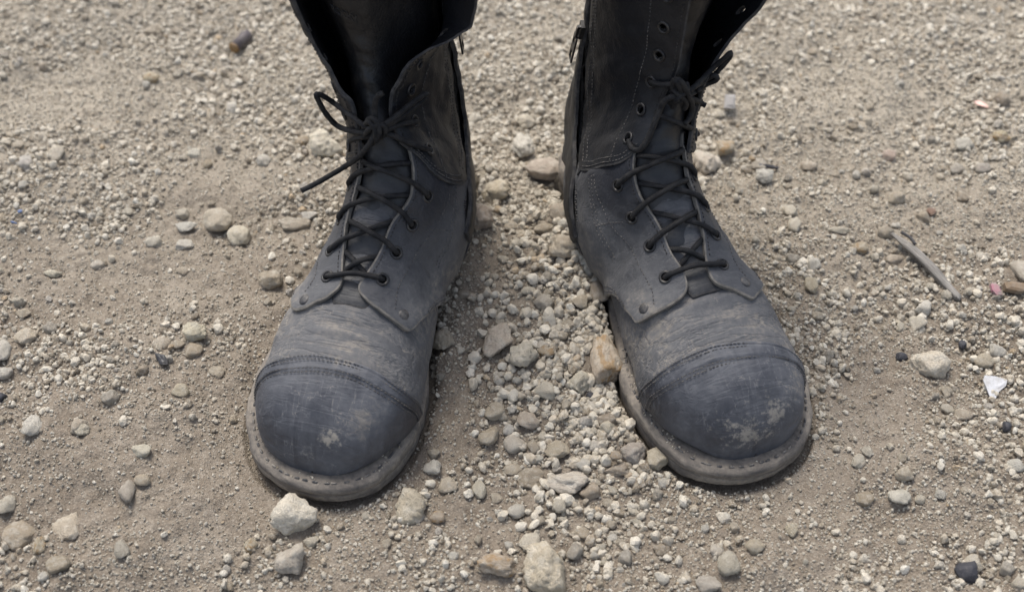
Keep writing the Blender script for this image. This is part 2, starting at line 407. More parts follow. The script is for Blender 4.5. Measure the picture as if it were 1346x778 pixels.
Q = np.stack([ii, ii + 1, ii + nx + 1, ii + nx], -1).astype(np.int32)
me.loops.add(Q.size); me.loops.foreach_set('vertex_index', Q.ravel())
me.polygons.add(len(Q)); me.polygons.foreach_set('loop_start', np.arange(0, Q.size, 4, dtype=np.int32))
me.update(calc_edges=True); me.polygons.foreach_set('use_smooth', np.ones(len(Q), bool)); me.materials.append(M['soil'])
ground = link(bpy.data.objects.new('ground', me)); tag(ground, 'dusty beige soil of the unpaved ground', kind='structure')
def h_at(x, y):
    return float(height(np.array([x]), np.array([y]))[0])
KNOT = {'L': [
    # left loop
     [(0.0054, -0.1416, 0.1562), (-0.0013, -0.1407, 0.1575), (-0.0107, -0.1349, 0.158), (-0.027, -0.1198, 0.1523), (-0.0327, -0.123, 0.16), (-0.0359, -0.1253, 0.1624), (-0.0348, -0.1258, 0.1579), (-0.0315, -0.125, 0.1479), (-0.0262, -0.1236, 0.1388), (-0.014, -0.1322, 0.144), (-0.0018, -0.1409, 0.1519), (0.0059, -0.1412, 0.1524)],
    # right loop
     [(0.0029, -0.1406, 0.1525), (0.0098, -0.1426, 0.1601), (0.0168, -0.1345, 0.163), (0.0228, -0.12, 0.1629), (0.0269, -0.1086, 0.1611), (0.0276, -0.1064, 0.1589), (0.0262, -0.1102, 0.1581), (0.0217, -0.1233, 0.1595), (0.016, -0.1354, 0.16), (0.0091, -0.1414, 0.1567)],
    # tip up
     [(0.0054, -0.1398, 0.1511), (0.0062, -0.1402, 0.1598), (0.0053, -0.1381, 0.1671), (0.0059, -0.1368, 0.1741), (0.008, -0.1365, 0.1786), (0.0106, -0.1355, 0.1801)],
    # tail
     [(0.0058, -0.1409, 0.158), (0.0055, -0.1454, 0.1535), (0.001, -0.1468, 0.1456), (-0.0066, -0.1445, 0.1342), (-0.0202, -0.1367, 0.1166), (-0.0267, -0.1466, 0.1165), (-0.0319, -0.1565, 0.1179), (-0.0373, -0.1633, 0.1179)],
    # wrap1
     [(-0.0009, -0.137, 0.1547), (0.002, -0.1406, 0.1627), (0.0057, -0.1427, 0.1657), (0.0087, -0.144, 0.1634), (0.0097, -0.1455, 0.159), (0.008, -0.146, 0.1533), (0.0039, -0.1435, 0.1474)],
    # wrap2
     [(-0.0032, -0.1369, 0.1506), (0.0004, -0.1409, 0.1598), (0.0038, -0.1434, 0.1631), (0.007, -0.1453, 0.1606), (0.0072, -0.1459, 0.1554), (0.0039, -0.1435, 0.1474)],
    # wrap3
     [(0.0086, -0.1413, 0.1507), (0.0124, -0.1426, 0.1572), (0.0114, -0.1429, 0.1619), (0.0078, -0.1444, 0.1624), (0.0026, -0.1442, 0.1577), (-0.0014, -0.1411, 0.1497)],
    # to M5
     [(0.0081, -0.1416, 0.1543), (0.014, -0.139, 0.1569), (0.0189, -0.131, 0.1547), (0.0221, -0.1235, 0.1504), (0.0228, -0.1158, 0.1449)],
    # to M4
     [(0.0072, -0.1421, 0.1534), (0.0142, -0.1405, 0.1535), (0.0215, -0.1379, 0.1481), (0.0284, -0.1337, 0.1418), (0.0312, -0.1284, 0.136), (0.0326, -0.1225, 0.1295)],
    # to Lat4
     [(0.0043, -0.1422, 0.1518), (-0.0021, -0.1407, 0.1487), (-0.0092, -0.1356, 0.1418), (-0.016, -0.1283, 0.132), (-0.019, -0.1235, 0.123)],
  ],
 'R': [
    # M6 strand
     [(-0.0121, -0.1198, 0.1704), (-0.0116, -0.1261, 0.1733), (-0.0084, -0.1315, 0.1759), (-0.004, -0.1346, 0.1777)],
    # big loop
     [(-0.0042, -0.1338, 0.1732), (-0.0052, -0.1364, 0.1816), (-0.0039, -0.1383, 0.1838), (-0.0014, -0.1398, 0.1815), (0.0015, -0.1402, 0.1755), (0.0065, -0.1381, 0.1659), (0.0103, -0.1345, 0.1553), (0.0083, -0.136, 0.1499), (0.0043, -0.1386, 0.1483)],
    # small loop
     [(-0.0042, -0.1342, 0.1713), (-0.0052, -0.1366, 0.1806), (-0.0048, -0.1383, 0.1829), (-0.0028, -0.1392, 0.1792), (-0.0005, -0.1386, 0.1737), (0.0034, -0.1351, 0.1655)],
    # left loop
     [(0.0004, -0.1371, 0.1673), (-0.0064, -0.1392, 0.1723), (-0.0103, -0.1385, 0.1704), (-0.0127, -0.1378, 0.1637), (-0.0159, -0.1398, 0.158), (-0.0193, -0.1421, 0.1514), (-0.0233, -0.144, 0.1445), (-0.0263, -0.1427, 0.1395), (-0.0287, -0.1392, 0.1379), (-0.0278, -0.1299, 0.1367)],
    # strand b
     [(0.0002, -0.1362, 0.1683), (0.0059, -0.1358, 0.1711), (0.0155, -0.1297, 0.171), (0.0272, -0.1228, 0.1733), (0.0335, -0.1258, 0.1829), (0.035, -0.1261, 0.1849), (0.0353, -0.1257, 0.1813), (0.0305, -0.1231, 0.1704), (0.0236, -0.1206, 0.1589), (0.0076, -0.1333, 0.1654)],
    # right loop
     [(0.0029, -0.1362, 0.1699), (0.0108, -0.1335, 0.1716), (0.0231, -0.1231, 0.1654), (0.0266, -0.1252, 0.1696), (0.0287, -0.1265, 0.1683), (0.0281, -0.1254, 0.1654), (0.0246, -0.1231, 0.1622), (0.0146, -0.1291, 0.1639)],
    # tip
     [(0.0031, -0.1363, 0.1676), (0.0123, -0.1312, 0.1593), (0.0218, -0.124, 0.1484), (0.0243, -0.1256, 0.1473)],
    # wrap
     [(-0.0042, -0.1315, 0.1738), (-0.0042, -0.1381, 0.1743), (-0.0007, -0.1397, 0.1712), (0.004, -0.1376, 0.1638), (0.0044, -0.1359, 0.1578)],
    # wrap2
     [(-0.0053, -0.1341, 0.1636), (-0.0044, -0.1395, 0.1697), (-0.0011, -0.1402, 0.1728), (0.0031, -0.1379, 0.1745), (0.0042, -0.1339, 0.1757)],
    # wrap3
     [(-0.0037, -0.1357, 0.1609), (-0.0031, -0.1383, 0.1673), (0.0007, -0.1384, 0.1676), (0.0061, -0.1352, 0.1672)],
    # G
     [(-0.0134, -0.1342, 0.1559), (-0.0079, -0.1375, 0.1553), (-0.0012, -0.1391, 0.1513), (0.0089, -0.1345, 0.1415), (0.0194, -0.1247, 0.1278), (0.0226, -0.1235, 0.123)],
]}
# ------------------------------------------------------------------ boots
SMM, PMM = 15.0, 0.80                       # mm per unit of s and per degree of phi, for laying out patches
def mm(poly): return np.asarray(poly, float) * np.array([SMM, PMM])
def dens(poly, step, closed=True):
    """resample a polyline (mm) at about `step`"""
    P = np.asarray(poly, float); Q = np.vstack([P, P[:1]]) if closed else P
    out = []
    for a, b in zip(Q[:-1], Q[1:]):
        n = max(1, int(round(np.linalg.norm(b - a) / step)))
        out += [a + (b - a) * k / n for k in range(n)]
    if not closed: out.append(Q[-1])
    return np.array(out)
def smooth_poly(poly, n=6, closed=False):
    P = np.asarray(poly, float); t = np.arange(len(P)); return crom(t, P, np.linspace(0, len(P) - 1, (len(P) - 1) * n + 1))
def inside(P, poly):
    r = np.zeros(len(P), bool); x, y = P[:, 0], P[:, 1]
    for (ax, ay), (bx, by) in zip(poly, np.roll(poly, -1, 0)):
        r ^= ((ay > y) != (by > y)) & (x < (bx - ax) * (y - ay) / (by - ay + 1e-15) + ax)
    return r
def seg_dist(P, poly, closed=True):
    d = np.full(len(P), 1e9); Q = np.roll(poly, -1, 0) if closed else poly[1:]
    for a, b in zip(poly if closed else poly[:-1], Q):
        e = b - a; t = np.clip(((P - a) @ e) / max(e @ e, 1e-12), 0, 1)
        d = np.minimum(d, np.linalg.norm(P - a - t[:, None] * e, axis=1))
    return d
class Boot:
    def __init__(s, b):
        global CUR
        CUR = b; s.b = b; s.sd = BOOT[b][2]; s.flare = {}; s.rel = {}
        (ox, oy), th, sd = BOOT[b]
        s.root = None; s.loc = (ox, oy, SINK); s.rz = math.radians(sd * th)
    def P(s, S, phi, off=0.0, fl=None):
        """point on the boot body, lifted by off along the normal and by the flare of an open flap"""
        S = np.asarray(S, float); phi = np.asarray(phi, float); off = np.asarray(off, float)
        off = off - .0032 * sstep(8.0, 10.5, S) * sstep(10, 60, np.abs(phi)) - .0022 * sstep(13, 15, S)      # room for the layers of leather
        q = last(S, phi) + last_n(S, phi) * off[..., None]
        if fl is not None:
            tab, span = s.flare[fl]                     # rows: s, phi_edge, dw, dv, dz
            r = crom(tab[:, 0], tab[:, 1:], S)
            k = np.clip(1 - np.abs(phi - r[..., 0]) / span, 0, 1) ** 2
            q = q + r[..., 1:] * k[..., None]
        return q * np.array([s.sd, -1, 1])
    def N(s, S, phi, fl=None):
        if fl is None: return last_n(S, phi) * np.array([s.sd, -1, 1])
        S = np.asarray(S, float); phi = np.asarray(phi, float); z_ = np.zeros_like(S)
        a = s.P(S + .05, phi, z_, fl) - s.P(S - .05, phi, z_, fl); c = s.P(S, phi + 1.5, z_, fl) - s.P(S, phi - 1.5, z_, fl)
        n_ = unit(np.cross(a, c)); r_ = last_n(S, phi) * np.array([s.sd, -1, 1])
        return n_ * np.sign((n_ * r_).sum(-1, keepdims=True))
    def patch(s, name, poly, o_in, o_out, mats, parent=None, fl=None, holes=(), sp=2.3, wob=.0006, seed=0, offmod=None, edge_soft=.75, fold=0.0, key=None):
        poly = dens(mm(poly), 1.3)
        hl = [np.array([(h[0] * SMM + r * math.cos(a) , h[1] * PMM + r * math.sin(a)) for a in np.linspace(0, 2 * math.pi, 14, endpoint=False)]) for h, r in [(h[:2], h[2]) for h in holes]]
        lo, hi = poly.min(0), poly.max(0)
        gx_ = np.arange(lo[0], hi[0], sp); gy_ = np.arange(lo[1], hi[1], sp * .87)
        G = np.array([(x + (sp / 2 if j % 2 else 0), y) for j, y in enumerate(gy_) for x in gx_])
        G = G[inside(G, poly)]; G = G[seg_dist(G, poly) > .75]
        for h in hl: G = G[np.linalg.norm(G - h.mean(0), axis=1) > np.linalg.norm(h[0] - h.mean(0)) + .5]
        tn_ = np.roll(poly, -1, 0) - np.roll(poly, 1, 0); tn_ = unit(tn_); rg_ = np.vstack([poly + np.c_[-tn_[:, 1], tn_[:, 0]] * .95, poly - np.c_[-tn_[:, 1], tn_[:, 0]] * .95])
        rg_ = rg_[inside(rg_, poly)]; dr_ = seg_dist(rg_, poly); rg_ = rg_[dr_ > .85]
        G = np.vstack([rg_, G[seg_dist(G, poly) > 1.9]])
        allv = [poly] + hl + [G]; edges = []; base = 0
        for L_ in [poly] + hl:
            n = len(L_); edges += [(base + i, base + (i + 1) % n) for i in range(n)]; base += n
        A = np.vstack(allv)
        res = delaunay_2d_cdt([Vector((float(a), float(b_))) for a, b_ in A], edges, [], 0, 1e-6)
        Vx = np.array([(v.x, v.y) for v in res[0]]); T = np.array(res[2])
        C = Vx[T].mean(1); keep = inside(C, poly)
        for h in hl: keep &= ~inside(C, h)
        T = T[keep]
        S_, Ph = Vx[:, 0] / SMM, Vx[:, 1] / PMM
        bd = seg_dist(Vx, poly)
        base_p = last(S_, Ph)
        def relief(s_, p_):
            bp_ = last(s_, p_); r_ = wob * fbm(bp_, 55, 3, .5, 40 + seed) + wob * .5 * fbm(bp_, 160, 2, .5, 70 + seed)
            if offmod is not None: r_ = r_ + offmod(s_, p_)
            if fold: r_ = r_ + fold * sstep(22, 55, np.abs(p_)) * fbm(np.stack([s_ * 1.15, p_ * .022, s_ * 0 + seed], -1), 1.0, 3, .5, 60 + seed)
            return r_
        if key: s.rel[key] = relief
        wv = relief(S_, Ph); om = 0.0
        oo = o_in + (o_out - o_in) * (1 - edge_soft * .38 * (1 - sstep(0, 1.5, bd))) + wv + om
        top = s.P(S_, Ph, oo, fl); bot = s.P(S_, Ph, np.full(len(S_), o_in) + wv + om, fl)
        n = len(Vx); F = [tuple(t) for t in T] + [tuple(n + i for i in t[::-1]) for t in T]
        eb = (bd[T] < 1.05).all(1); fm = [int(e_) for e_ in eb] + [0] * len(T)
        cnt = {}
        for t in T:
            for a, b_ in ((t[0], t[1]), (t[1], t[2]), (t[2], t[0])): cnt[(a, b_)] = 1
        for (a, b_) in list(cnt):
            if (b_, a) not in cnt: F.append((a, n + a, n + b_, b_)); fm.append(1)
        used = np.zeros(2 * n, bool); used[np.array([i for f in F for i in f])] = True
        rm = np.cumsum(used) - 1; VV = np.vstack([top, bot])[used]; F = [tuple(int(rm[i]) for i in f) for f in F]
        o = mesh_obj(name, VV, F, mats, parent or s.root, True, fm, recalc=True)
        # flat shading on the rim keeps the cut edge crisp
        o.data.polygons.foreach_set('use_smooth', [len(f_) == 3 for f_ in F]); o.data.update()
        es = o.data.attributes.get('sharp_edge') or o.data.attributes.new('sharp_edge', 'BOOLEAN', 'EDGE')
        bm = bmesh.new(); bm.from_mesh(o.data)
        es_v = [len({len(f.verts) for f in e.link_faces}) > 1 for e in bm.edges]; bm.free()
        o.data.attributes['sharp_edge'].data.foreach_set('value', es_v)
        return o
    def stitch(s, name, path, off, mat, parent, fl=None, pitch=2.9, ln=2.0, r=.00034, jit=.15, key=None):
        """a row of thread stitches along a (s, phi) path"""
        Q = smooth_poly(path, 10); S_, Ph = Q[:, 0], Q[:, 1]
        W = s.P(S_, Ph, off + (s.rel[key](S_, Ph) if key else np.zeros(len(S_))), fl); NN = s.N(S_, Ph, fl)
        return thread_row(name, W, NN, mat, parent or s.root, pitch, ln, r, jit)
def thread_row(name, W, NN, mat, parent, pitch=2.9, ln=2.0, r=.00034, jit=.15, closed=False):
    d = np.r_[0, np.cumsum(np.linalg.norm(np.diff(W, axis=0), axis=1))]
    n = int(d[-1] * 1000 / pitch); parts = []
    for k in range(n):
        c = (k + .5 + random.uniform(-jit, jit)) * pitch / 1000
        a, b_ = c - ln / 2000, c + ln / 2000
        if a < 0 or b_ > d[-1]: continue
        ev = lambda t: np.array([np.interp(t, d, W[:, i]) for i in range(3)])
        p0, p1, pm = ev(a), ev(b_), ev(c); nn = unit(np.array([np.interp(c, d, NN[:, i]) for i in range(3)]))
        t = unit(p1 - p0); bb = np.cross(nn, t)
        rings = []
        for p, rr, lift in ((p0, .25, -.6), (p0 + (pm - p0) * .35, 1, .5), (p1 + (pm - p1) * .35, 1, .5), (p1, .25, -.6)):
            rings += [p + nn * lift * r + (bb * math.cos(q) + nn * math.sin(q)) * r * rr for q in (0, math.pi / 2, math.pi, 3 * math.pi / 2)]
        F = [(4 * i + j, 4 * i + (j + 1) % 4, 4 * i + 4 + (j + 1) % 4, 4 * i + 4 + j) for i in range(3) for j in range(4)]
        parts.append((np.array(rings), F))
    if not parts: return None
    V_, F_ = join_geo(parts)
    return mesh_obj(name, V_, F_, mat, parent)
def tube(pts, r=.0017, seg=10, step=.0006, twist=2 * math.pi / .0030, rib=.16, flat=1.0):
    """round braided cord along a smooth path"""
    P = np.asarray(pts, float); d = np.r_[0, np.cumsum(np.linalg.norm(np.diff(P, axis=0), axis=1))]
    keep = np.r_[True, np.diff(d) > 1e-6]; P, d = P[keep], d[keep]
    t = np.linspace(0, d[-1], max(6, int(d[-1] / step))); Q = crom(d, P, t)
    T = unit(np.gradient(Q, axis=0)); nrm = np.zeros_like(Q)
    a = np.cross(T[0], [0.3, .2, 1]); a = a / np.linalg.norm(a); nrm[0] = a
    for i in range(1, len(Q)):
        a = a - T[i] * (a @ T[i]); a = a / np.linalg.norm(a); nrm[i] = a
    bn = np.cross(T, nrm); V_ = []; th = np.arange(seg) * 2 * math.pi / seg
    for i in range(len(Q)):
        rr = r * (1 + rib * np.sin(2 * th + twist * t[i]) * np.sin(-2 * th + twist * t[i]) + .04 * math.sin(t[i] * 900))
        V_.append(Q[i] + (np.cos(th) * rr)[:, None] * nrm[i] + (np.sin(th) * rr * flat)[:, None] * bn[i])
    V_ = np.vstack(V_); F = [(i * seg + j, i * seg + (j + 1) % seg, (i + 1) * seg + (j + 1) % seg, (i + 1) * seg + j) for i in range(len(Q) - 1) for j in range(seg)]
    F += [tuple(range(seg))[::-1], tuple((len(Q) - 1) * seg + j for j in range(seg))]
    return V_, F
def torus(c, n, R, r, seg=22, sec=8, flat=.8):
    n = unit(n); u = unit(np.cross(n, [0.31, .9, .2])); v = np.cross(n, u); V_ = []
    for i in range(seg):
        a = 2 * math.pi * i / seg; e = u * math.cos(a) + v * math.sin(a)
        for j in range(sec):
            q = 2 * math.pi * j / sec; V_.append(c + e * (R + r * math.cos(q)) + n * r * flat * math.sin(q))
    F = [(i * sec + j, ((i + 1) % seg) * sec + j, ((i + 1) % seg) * sec + (j + 1) % sec, i * sec + (j + 1) % sec) for i in range(seg) for j in range(sec)]
    return np.array(V_), F
def dome(c, n, R, h, seg=16, rings=4):
    n = unit(n); u = unit(np.cross(n, [0.31, .9, .2])); v = np.cross(n, u); V_ = [c + n * h]; F = []
    for k in range(1, rings + 1):
        a = math.pi / 2 * k / rings
        for i in range(seg):
            q = 2 * math.pi * i / seg; V_.append(c + (u * math.cos(q) + v * math.sin(q)) * R * math.sin(a) + n * h * (math.cos(a) - (.3 if k == rings else 0)))
    F += [(0, 1 + i, 1 + (i + 1) % seg) for i in range(seg)]
    F += [(1 + k * seg + i, 1 + (k + 1) * seg + i, 1 + (k + 1) * seg + (i + 1) % seg, 1 + k * seg + (i + 1) % seg) for k in range(rings - 1) for i in range(seg)]
    return np.array(V_), F
def obox(c, ax, ay, az, hx, hy, hz):
    c = np.asarray(c, float); V_ = [c + ax * hx * i + ay * hy * j + az * hz * k for i in (-1, 1) for j in (-1, 1) for k in (-1, 1)]
    return np.array(V_), [(0, 1, 3, 2), (4, 6, 7, 5), (0, 4, 5, 1), (2, 3, 7, 6), (0, 2, 6, 4), (1, 5, 7, 3)]
def zw_of(v): return .0195 + .0125 * sstep(.17, .085, v)

SPEC = {
 'R': dict(
  cap=[(-128, 6.95), (-89, 6.77), (-63, 6.37), (-35, 6.2), (-8, 6.09), (13.5, 5.76), (34, 5.52), (54, 5.30), (80, 5.15), (128, 5.05)],
  seam2=[(-128, 6.1), (-86, 5.97), (-58, 5.53), (-33, 5.34), (-12, 5.27), (9, 5.06), (30, 4.89), (55, 4.74), (80, 4.6), (128, 4.5)],
  med_low=[(11.0, -122), (10.45, -90), (9.9, -74), (9.29, -67), (8.65, -61), (8.31, -58.5), (8.17, -48), (8.09, -39), (8.06, -30), (8.10, -22), (8.32, -15.5), (8.83, -13.5), (9.57, -16.5), (10.26, -18), (10.94, -21), (11.5, -22.5), (12.6, -22.5), (13.9, -22)],
  lat_low=[(11.0, 122), (10.5, 92), (9.7, 74), (8.9, 58), (8.1, 44), (7.75, 33), (7.6, 27), (7.72, 20), (7.88, 14), (8.02, 7), (8.2, 2.4), (8.54, 1.8), (9.11, 5.2), (9.8, 10.5), (10.43, 13.5), (11.11, 17), (11.7, 21.5), (12.5, 23.5), (13.9, 27)],
  med_up=[(13.69, -15), (14.31, -11), (15.1, -12.5), (15.8, -13.5), (17.0, -9.5), (18.14, -12), (19.5, -15.8), (21, -19), (23, -22)],
  lat_up=[(13.2, 29), (14.37, 30), (15.2, 27), (16.1, 24), (17.2, 37), (18, 42), (18.6, 45), (19.2, 46), (21, 48), (23, 50)],
  seam_m=[(-8, 13.72), (-15, 13.66), (-33, 13.36), (-52, 13.63), (-71, 13.91), (-120, 15.3), (-180, 16.7)],
  seam_l=[(20, 13.2), (45, 13.35), (70, 13.9), (120, 15.3), (180, 16.7)],
  eyM=[(8.94, -26.5), (10.2, -30.8), (11.46, -37), (12.66, -37.5), (14.2, -30.8), (15.3, -28.5), (16.6, -27.5), (17.86, -26.5), (19.06, -29), (20.2, -32), (21.4, -34)],
  eyL=[(8.77, 15.8), (9.91, 24), (11.06, 29.5), (12.37, 36), (14.0, 43), (15.17, 40), (16.4, 39), (17.6, 51), (18.8, 57), (20.0, 59), (21.2, 60)],
  riv=[(8.5, -49), (8.14, 26)],
  zip=[(12.2, -93), (12.94, -85), (14.03, -79), (15.23, -82.5), (16.6, -87), (17.63, -92), (18.6, -97), (20, -100), (23, -102)],
  fl_m=np.array([(13, -15, 0, 0, 0), (14.3, -11, 0, .001, 0), (16, -13, -.001, .003, .001), (18, -12, -.001, .004, .001), (20, -16, -.001, .004, .001), (23, -22, -.002, .005, 0)], float),
  fl_l=np.array([(13, 29, 0, 0, 0), (14.4, 30, .001, .002, 0), (16.1, 24, .001, .004, .002), (17.2, 37, .003, .005, .002), (18, 42, .008, .006, .003), (18.6, 45, .011, .008, .003), (19.2, 46, .014, .010, .003), (23, 50, .016, .010, .003)], float),
  span=(30, 45), pull=(18.6, 17.55, -103.5),
  patches=[((-.0105, -.2950, .042), .030, .55, .75), ((.008, -.2905, .048), .023, .56, .70), ((.021, -.283, .046), .020, .74, .5), ((-.025, -.2825, .038), .020, .80, .5)]),
 'L': dict(
  cap=[(-128, 6.75), (-89, 6.4), (-64, 6.0), (-44, 5.92), (-25, 5.99), (-9, 6.03), (7, 6.03), (25, 5.88), (50, 5.72), (70, 5.6), (128, 5.5)],
  seam2=[(-128, 6.1), (-90, 5.9), (-64, 5.42), (-38, 5.29), (-16, 5.38), (1, 5.38), (18, 5.25), (44, 5.17), (62, 5.05), (128, 4.9)],
  med_low=[(11.0, -122), (10.5, -92), (9.9, -76), (9.3, -65), (8.55, -55), (8.1, -50.5), (7.98, -45), (8.0, -37), (8.05, -29), (8.15, -19.5), (8.35, -9.5), (8.58, -5.6), (8.9, -6.8), (9.69, -11.2), (10.37, -14.2), (11.17, -17.2), (12.09, -21), (12.6, -21), (13.9, -21)],
  lat_low=[(11.0, 122), (10.5, 94), (9.7, 76), (8.9, 59), (8.26, 46), (7.92, 41), (7.8, 36), (7.8, 29), (7.88, 23), (8.12, 12), (8.5, 6.2), (8.94, 8.6), (9.57, 13.5), (10.54, 19.5), (11.34, 24), (12.2, 28), (12.7, 27), (13.9, 27)],
  med_up=[(14.09, -16), (14.8, -17), (15.4, -18.8), (16.0, -22), (16.6, -25.5), (17.2, -32), (17.86, -39), (18.6, -53), (19.0, -60), (19.4, -64), (21, -66), (23, -67)],
  lat_up=[(13.5, 24), (14.2, 20), (14.77, 17), (15.74, 12), (16.4, 20), (17.4, 25.5), (18.4, 28), (19.5, 27), (21, 27), (23, 28)],
  seam_m=[(-10, 14.25), (-16.5, 14.05), (-28.5, 13.69), (-40, 13.29), (-68, 13.57), (-120, 15.2), (-180, 16.7)],
  seam_l=[(15, 13.6), (30, 13.35), (60, 13.6), (120, 15.2), (180, 16.7)],
  eyM=[(9.06, -19.5), (10.14, -25), (11.34, -32), (12.49, -35.5), (14.2, -39.5), (15.29, -38), (16.77, -41.5), (17.95, -53), (19.0, -74), (20.2, -79), (21.4, -80)],
  eyL=[(8.83, 19.5), (9.86, 28.5), (11.2, 38), (12.55, 44), (13.97, 40), (15.2, 30), (16.4, 34), (17.6, 40), (18.8, 42), (20, 42), (21.2, 42)],
  riv=[(8.37, -41), (8.09, 30)],
  zip=[(12.1, -80), (13.2, -77), (14.5, -86), (15.6, -91.5), (16.6, -91.5), (17.5, -93), (18.6, -97), (20, -100), (23, -102)],
  fl_m=np.array([(13, -16, 0, 0, 0), (14.8, -17, 0, .002, .001), (16.6, -25.5, -.002, .004, .001), (17.86, -39, -.004, .005, .001), (18.6, -53, -.010, .004, .001), (19.0, -60, -.022, .004, .003), (19.4, -64, -.031, .004, .005), (21, -66, -.036, .006, .005), (23, -67, -.038, .006, .004)], float),
  fl_l=np.array([(13, 24, 0, 0, 0), (14.77, 17, 0, .003, .001), (16.4, 20, .001, .004, .001), (18.4, 28, .003, .005, .001), (23, 28, .005, .006, 0)], float),
  span=(36, 40), pull=(19.0, 18.0, -104),
  patches=[((.0165, -.2900, .0470), .0120, .28, .85), ((.022, -.285, .050), .024, .75, .40), ((.002, -.290, .036), .020, .85, .35)]),
}
def lin(tab, x): tab = np.asarray(tab, float); o = np.argsort(tab[:, 0]); return crom(tab[o, 0], tab[o, 1], x)

def build_boot(b, label):
    sp = SPEC[b]; B = Boot(b); sd = B.sd
    root = empty('boot', B.loc, B.rz); B.root = root; tag(root, label, 'boot', 'pair of worn black leather boots')
    lv = leather('vamp_leather', .54, .11, z0=.085, z1=.135, film=(.184, .182, .183), creases=.40, scratch=.6, side=sd)
    lc = leather('toe_cap_leather', .34, .56, .040, .082, rough0=.32, film=(.172, .176, .190), creases=.12, patches=sp['patches'], scratch=1.0, base=(.0105, .0120, .0190), contrast=1)
    lq = leather('quarter_leather', .58, .060, .060, .116, film=(.180, .178, .178), creases=.14, scratch=.5)
    lu = leather('shaft_leather', .024, .004, .110, .16, creases=.07, scratch=.16, base=(.0040, .0047, .0072), rough0=.52)
    lt = leather('tongue_leather', .16, .008, .09, .17, creases=.10, scratch=.12, base=(.0055, .0057, .0068))
    B.flare = {'m': (sp['fl_m'], sp['span'][0]), 'l': (sp['fl_l'], sp['span'][1])}
    # --- sole
    O = sole_outline(220, b); n = len(O); tan = unit(np.roll(O, -1, 0) - np.roll(O, 1, 0)); nrm = np.stack([-tan[:, 1], tan[:, 0]], -1)
    if ((O + nrm * .01 - O.mean(0)) ** 2).sum() < ((O - O.mean(0)) ** 2).sum(): nrm = -nrm
    zt = zw_of(O[:, 1]); zb = .0055 * sstep(.255, .306, O[:, 1]) ** 1.3
    wn = fbm(np.c_[O, np.zeros(n)], 60, 4, .6, 3 + sd)
    def shell(name, levels, mat, capz=0.0, lug=0.0):
        V_, F = [], []
        for f, ins in levels:
            z = zb + (zt - zb) * f
            k = O - nrm * (ins + .0008 * wn[:, None])
            if lug and f == 0: k = k - nrm * (lug * (np.sin(np.arange(n) * 2 * math.pi / 11) > .3))[:, None]
            V_.append(np.c_[sd * k[:, 0], -k[:, 1], z + .0004 * fbm(np.c_[O, np.full(n, f * 3)], 90, 3, .6, 8)])
        for i in range(len(levels) - 1):
            F += [(i * n + j, i * n + (j + 1) % n, (i + 1) * n + (j + 1) % n, (i + 1) * n + j) for j in range(n)]
        L_ = len(levels)
        V_ = np.vstack(V_); c0 = V_[:n].mean(0); c1 = V_[-n:].mean(0)
        V_ = np.vstack([V_, c0, c1]); F += [(j, L_ * n, (j + 1) % n) for j in range(n)] + [((L_ - 1) * n + j, (L_ - 1) * n + (j + 1) % n, L_ * n + 1) for j in range(n)]
        o = mesh_obj(name, V_, F, mat, root, True, recalc=True)
        return o
    shell('outsole', [(0, .0020), (.05, .0006), (.12, 0), (.40, .0002), (.50, .0004), (.53, .0012)], M['sole'], lug=.0012)
    shell('welt', [(.50, .0022), (.54, .0004), (.58, -.0003), (.70, -.0006), (.84, -.0004), (.92, .0002), (.97, .0012), (1.0, .0028), (1.02, .0045), (1.0, .0100), (.97, .020)], M['welt'])
    inn = O - nrm * .0042; W = np.c_[sd * inn[:, 0], -inn[:, 1], zt + .0001]
    sel = O[:, 1] > .10; idx = np.where(sel)[0]; st = np.roll(np.arange(n), -idx[0])
    runs = [i for i in np.roll(np.arange(n), 60) if O[i, 1] > .09]
    thread_row('welt_stitch', W[runs], np.tile([0, 0, 1.0], (len(runs), 1)), M['welt_thread'], root, 6.0, 4.0, .00075, .28)
    # --- vamp and lining: the body under the other pieces
    def grid(name, s0, s1, p0, p1, ns, np_, off, mat, closed=False):
        ss = np.linspace(s0, s1, ns); ph = np.linspace(p0, p1, np_); S_, Ph = np.meshgrid(ss, ph, indexing='ij')
        bp = last(S_, Ph); cr = sstep(6.2, 7.2, S_) * sstep(10, 8.6, S_) * np.cos(np.radians(np.clip(Ph, -90, 90)))
        rg = 1 - np.abs(fbm(bp * np.array([.28, 1, .8]), 62, 3, .5, 31 + sd)) * 2.0
        dd = .0007 * fbm(bp, 45, 3, .5, 12 + sd) + cr * .0011 * rg
        if name == 'vamp': dd = dd - .0022 * sstep(.25, .5, lin(sp['cap'], np.clip(Ph, -127, 127)) - S_)
        W_ = B.P(S_, Ph, off(S_) + dd) if callable(off) else B.P(S_, Ph, off + dd)
        F = [(i * np_ + j, i * np_ + j + 1, (i + 1) * np_ + j + 1, (i + 1) * np_ + j) for i in range(ns - 1) for j in range(np_ - 1)]
        return mesh_obj(name, W_.reshape(-1, 3), F, mat, root, True, recalc=True)
    grid('vamp', 0.0, 11.6, -180, 180, 150, 150, 0.0, lv)
    S_ = np.linspace(11.2, NS, 60)
    for s0_, s1_, pa in ((11.2, 14.2, 40), (13.9, 17.2, 56), (16.9, NS, 88)):
      for p0, p1 in ((pa, 180), (-180, -pa)):
        grid('lining', s0_, s1_, p0, p1, 30, 50, (lambda s_: -.0006 - .0015 * sstep(13, 17, s_)), lt)
    # --- tongue
    tp = [(8.0, -14), (8.0, 8), (9.5, 26), (12, 44), (14, 58), (16, 80), (17.5, 96), (NS - .2, 100), (NS + 0, 40), (NS + 0, -40), (NS - .2, -100), (17.5, -96), (16, -80), (14, -58), (12, -46), (9.5, -30)]
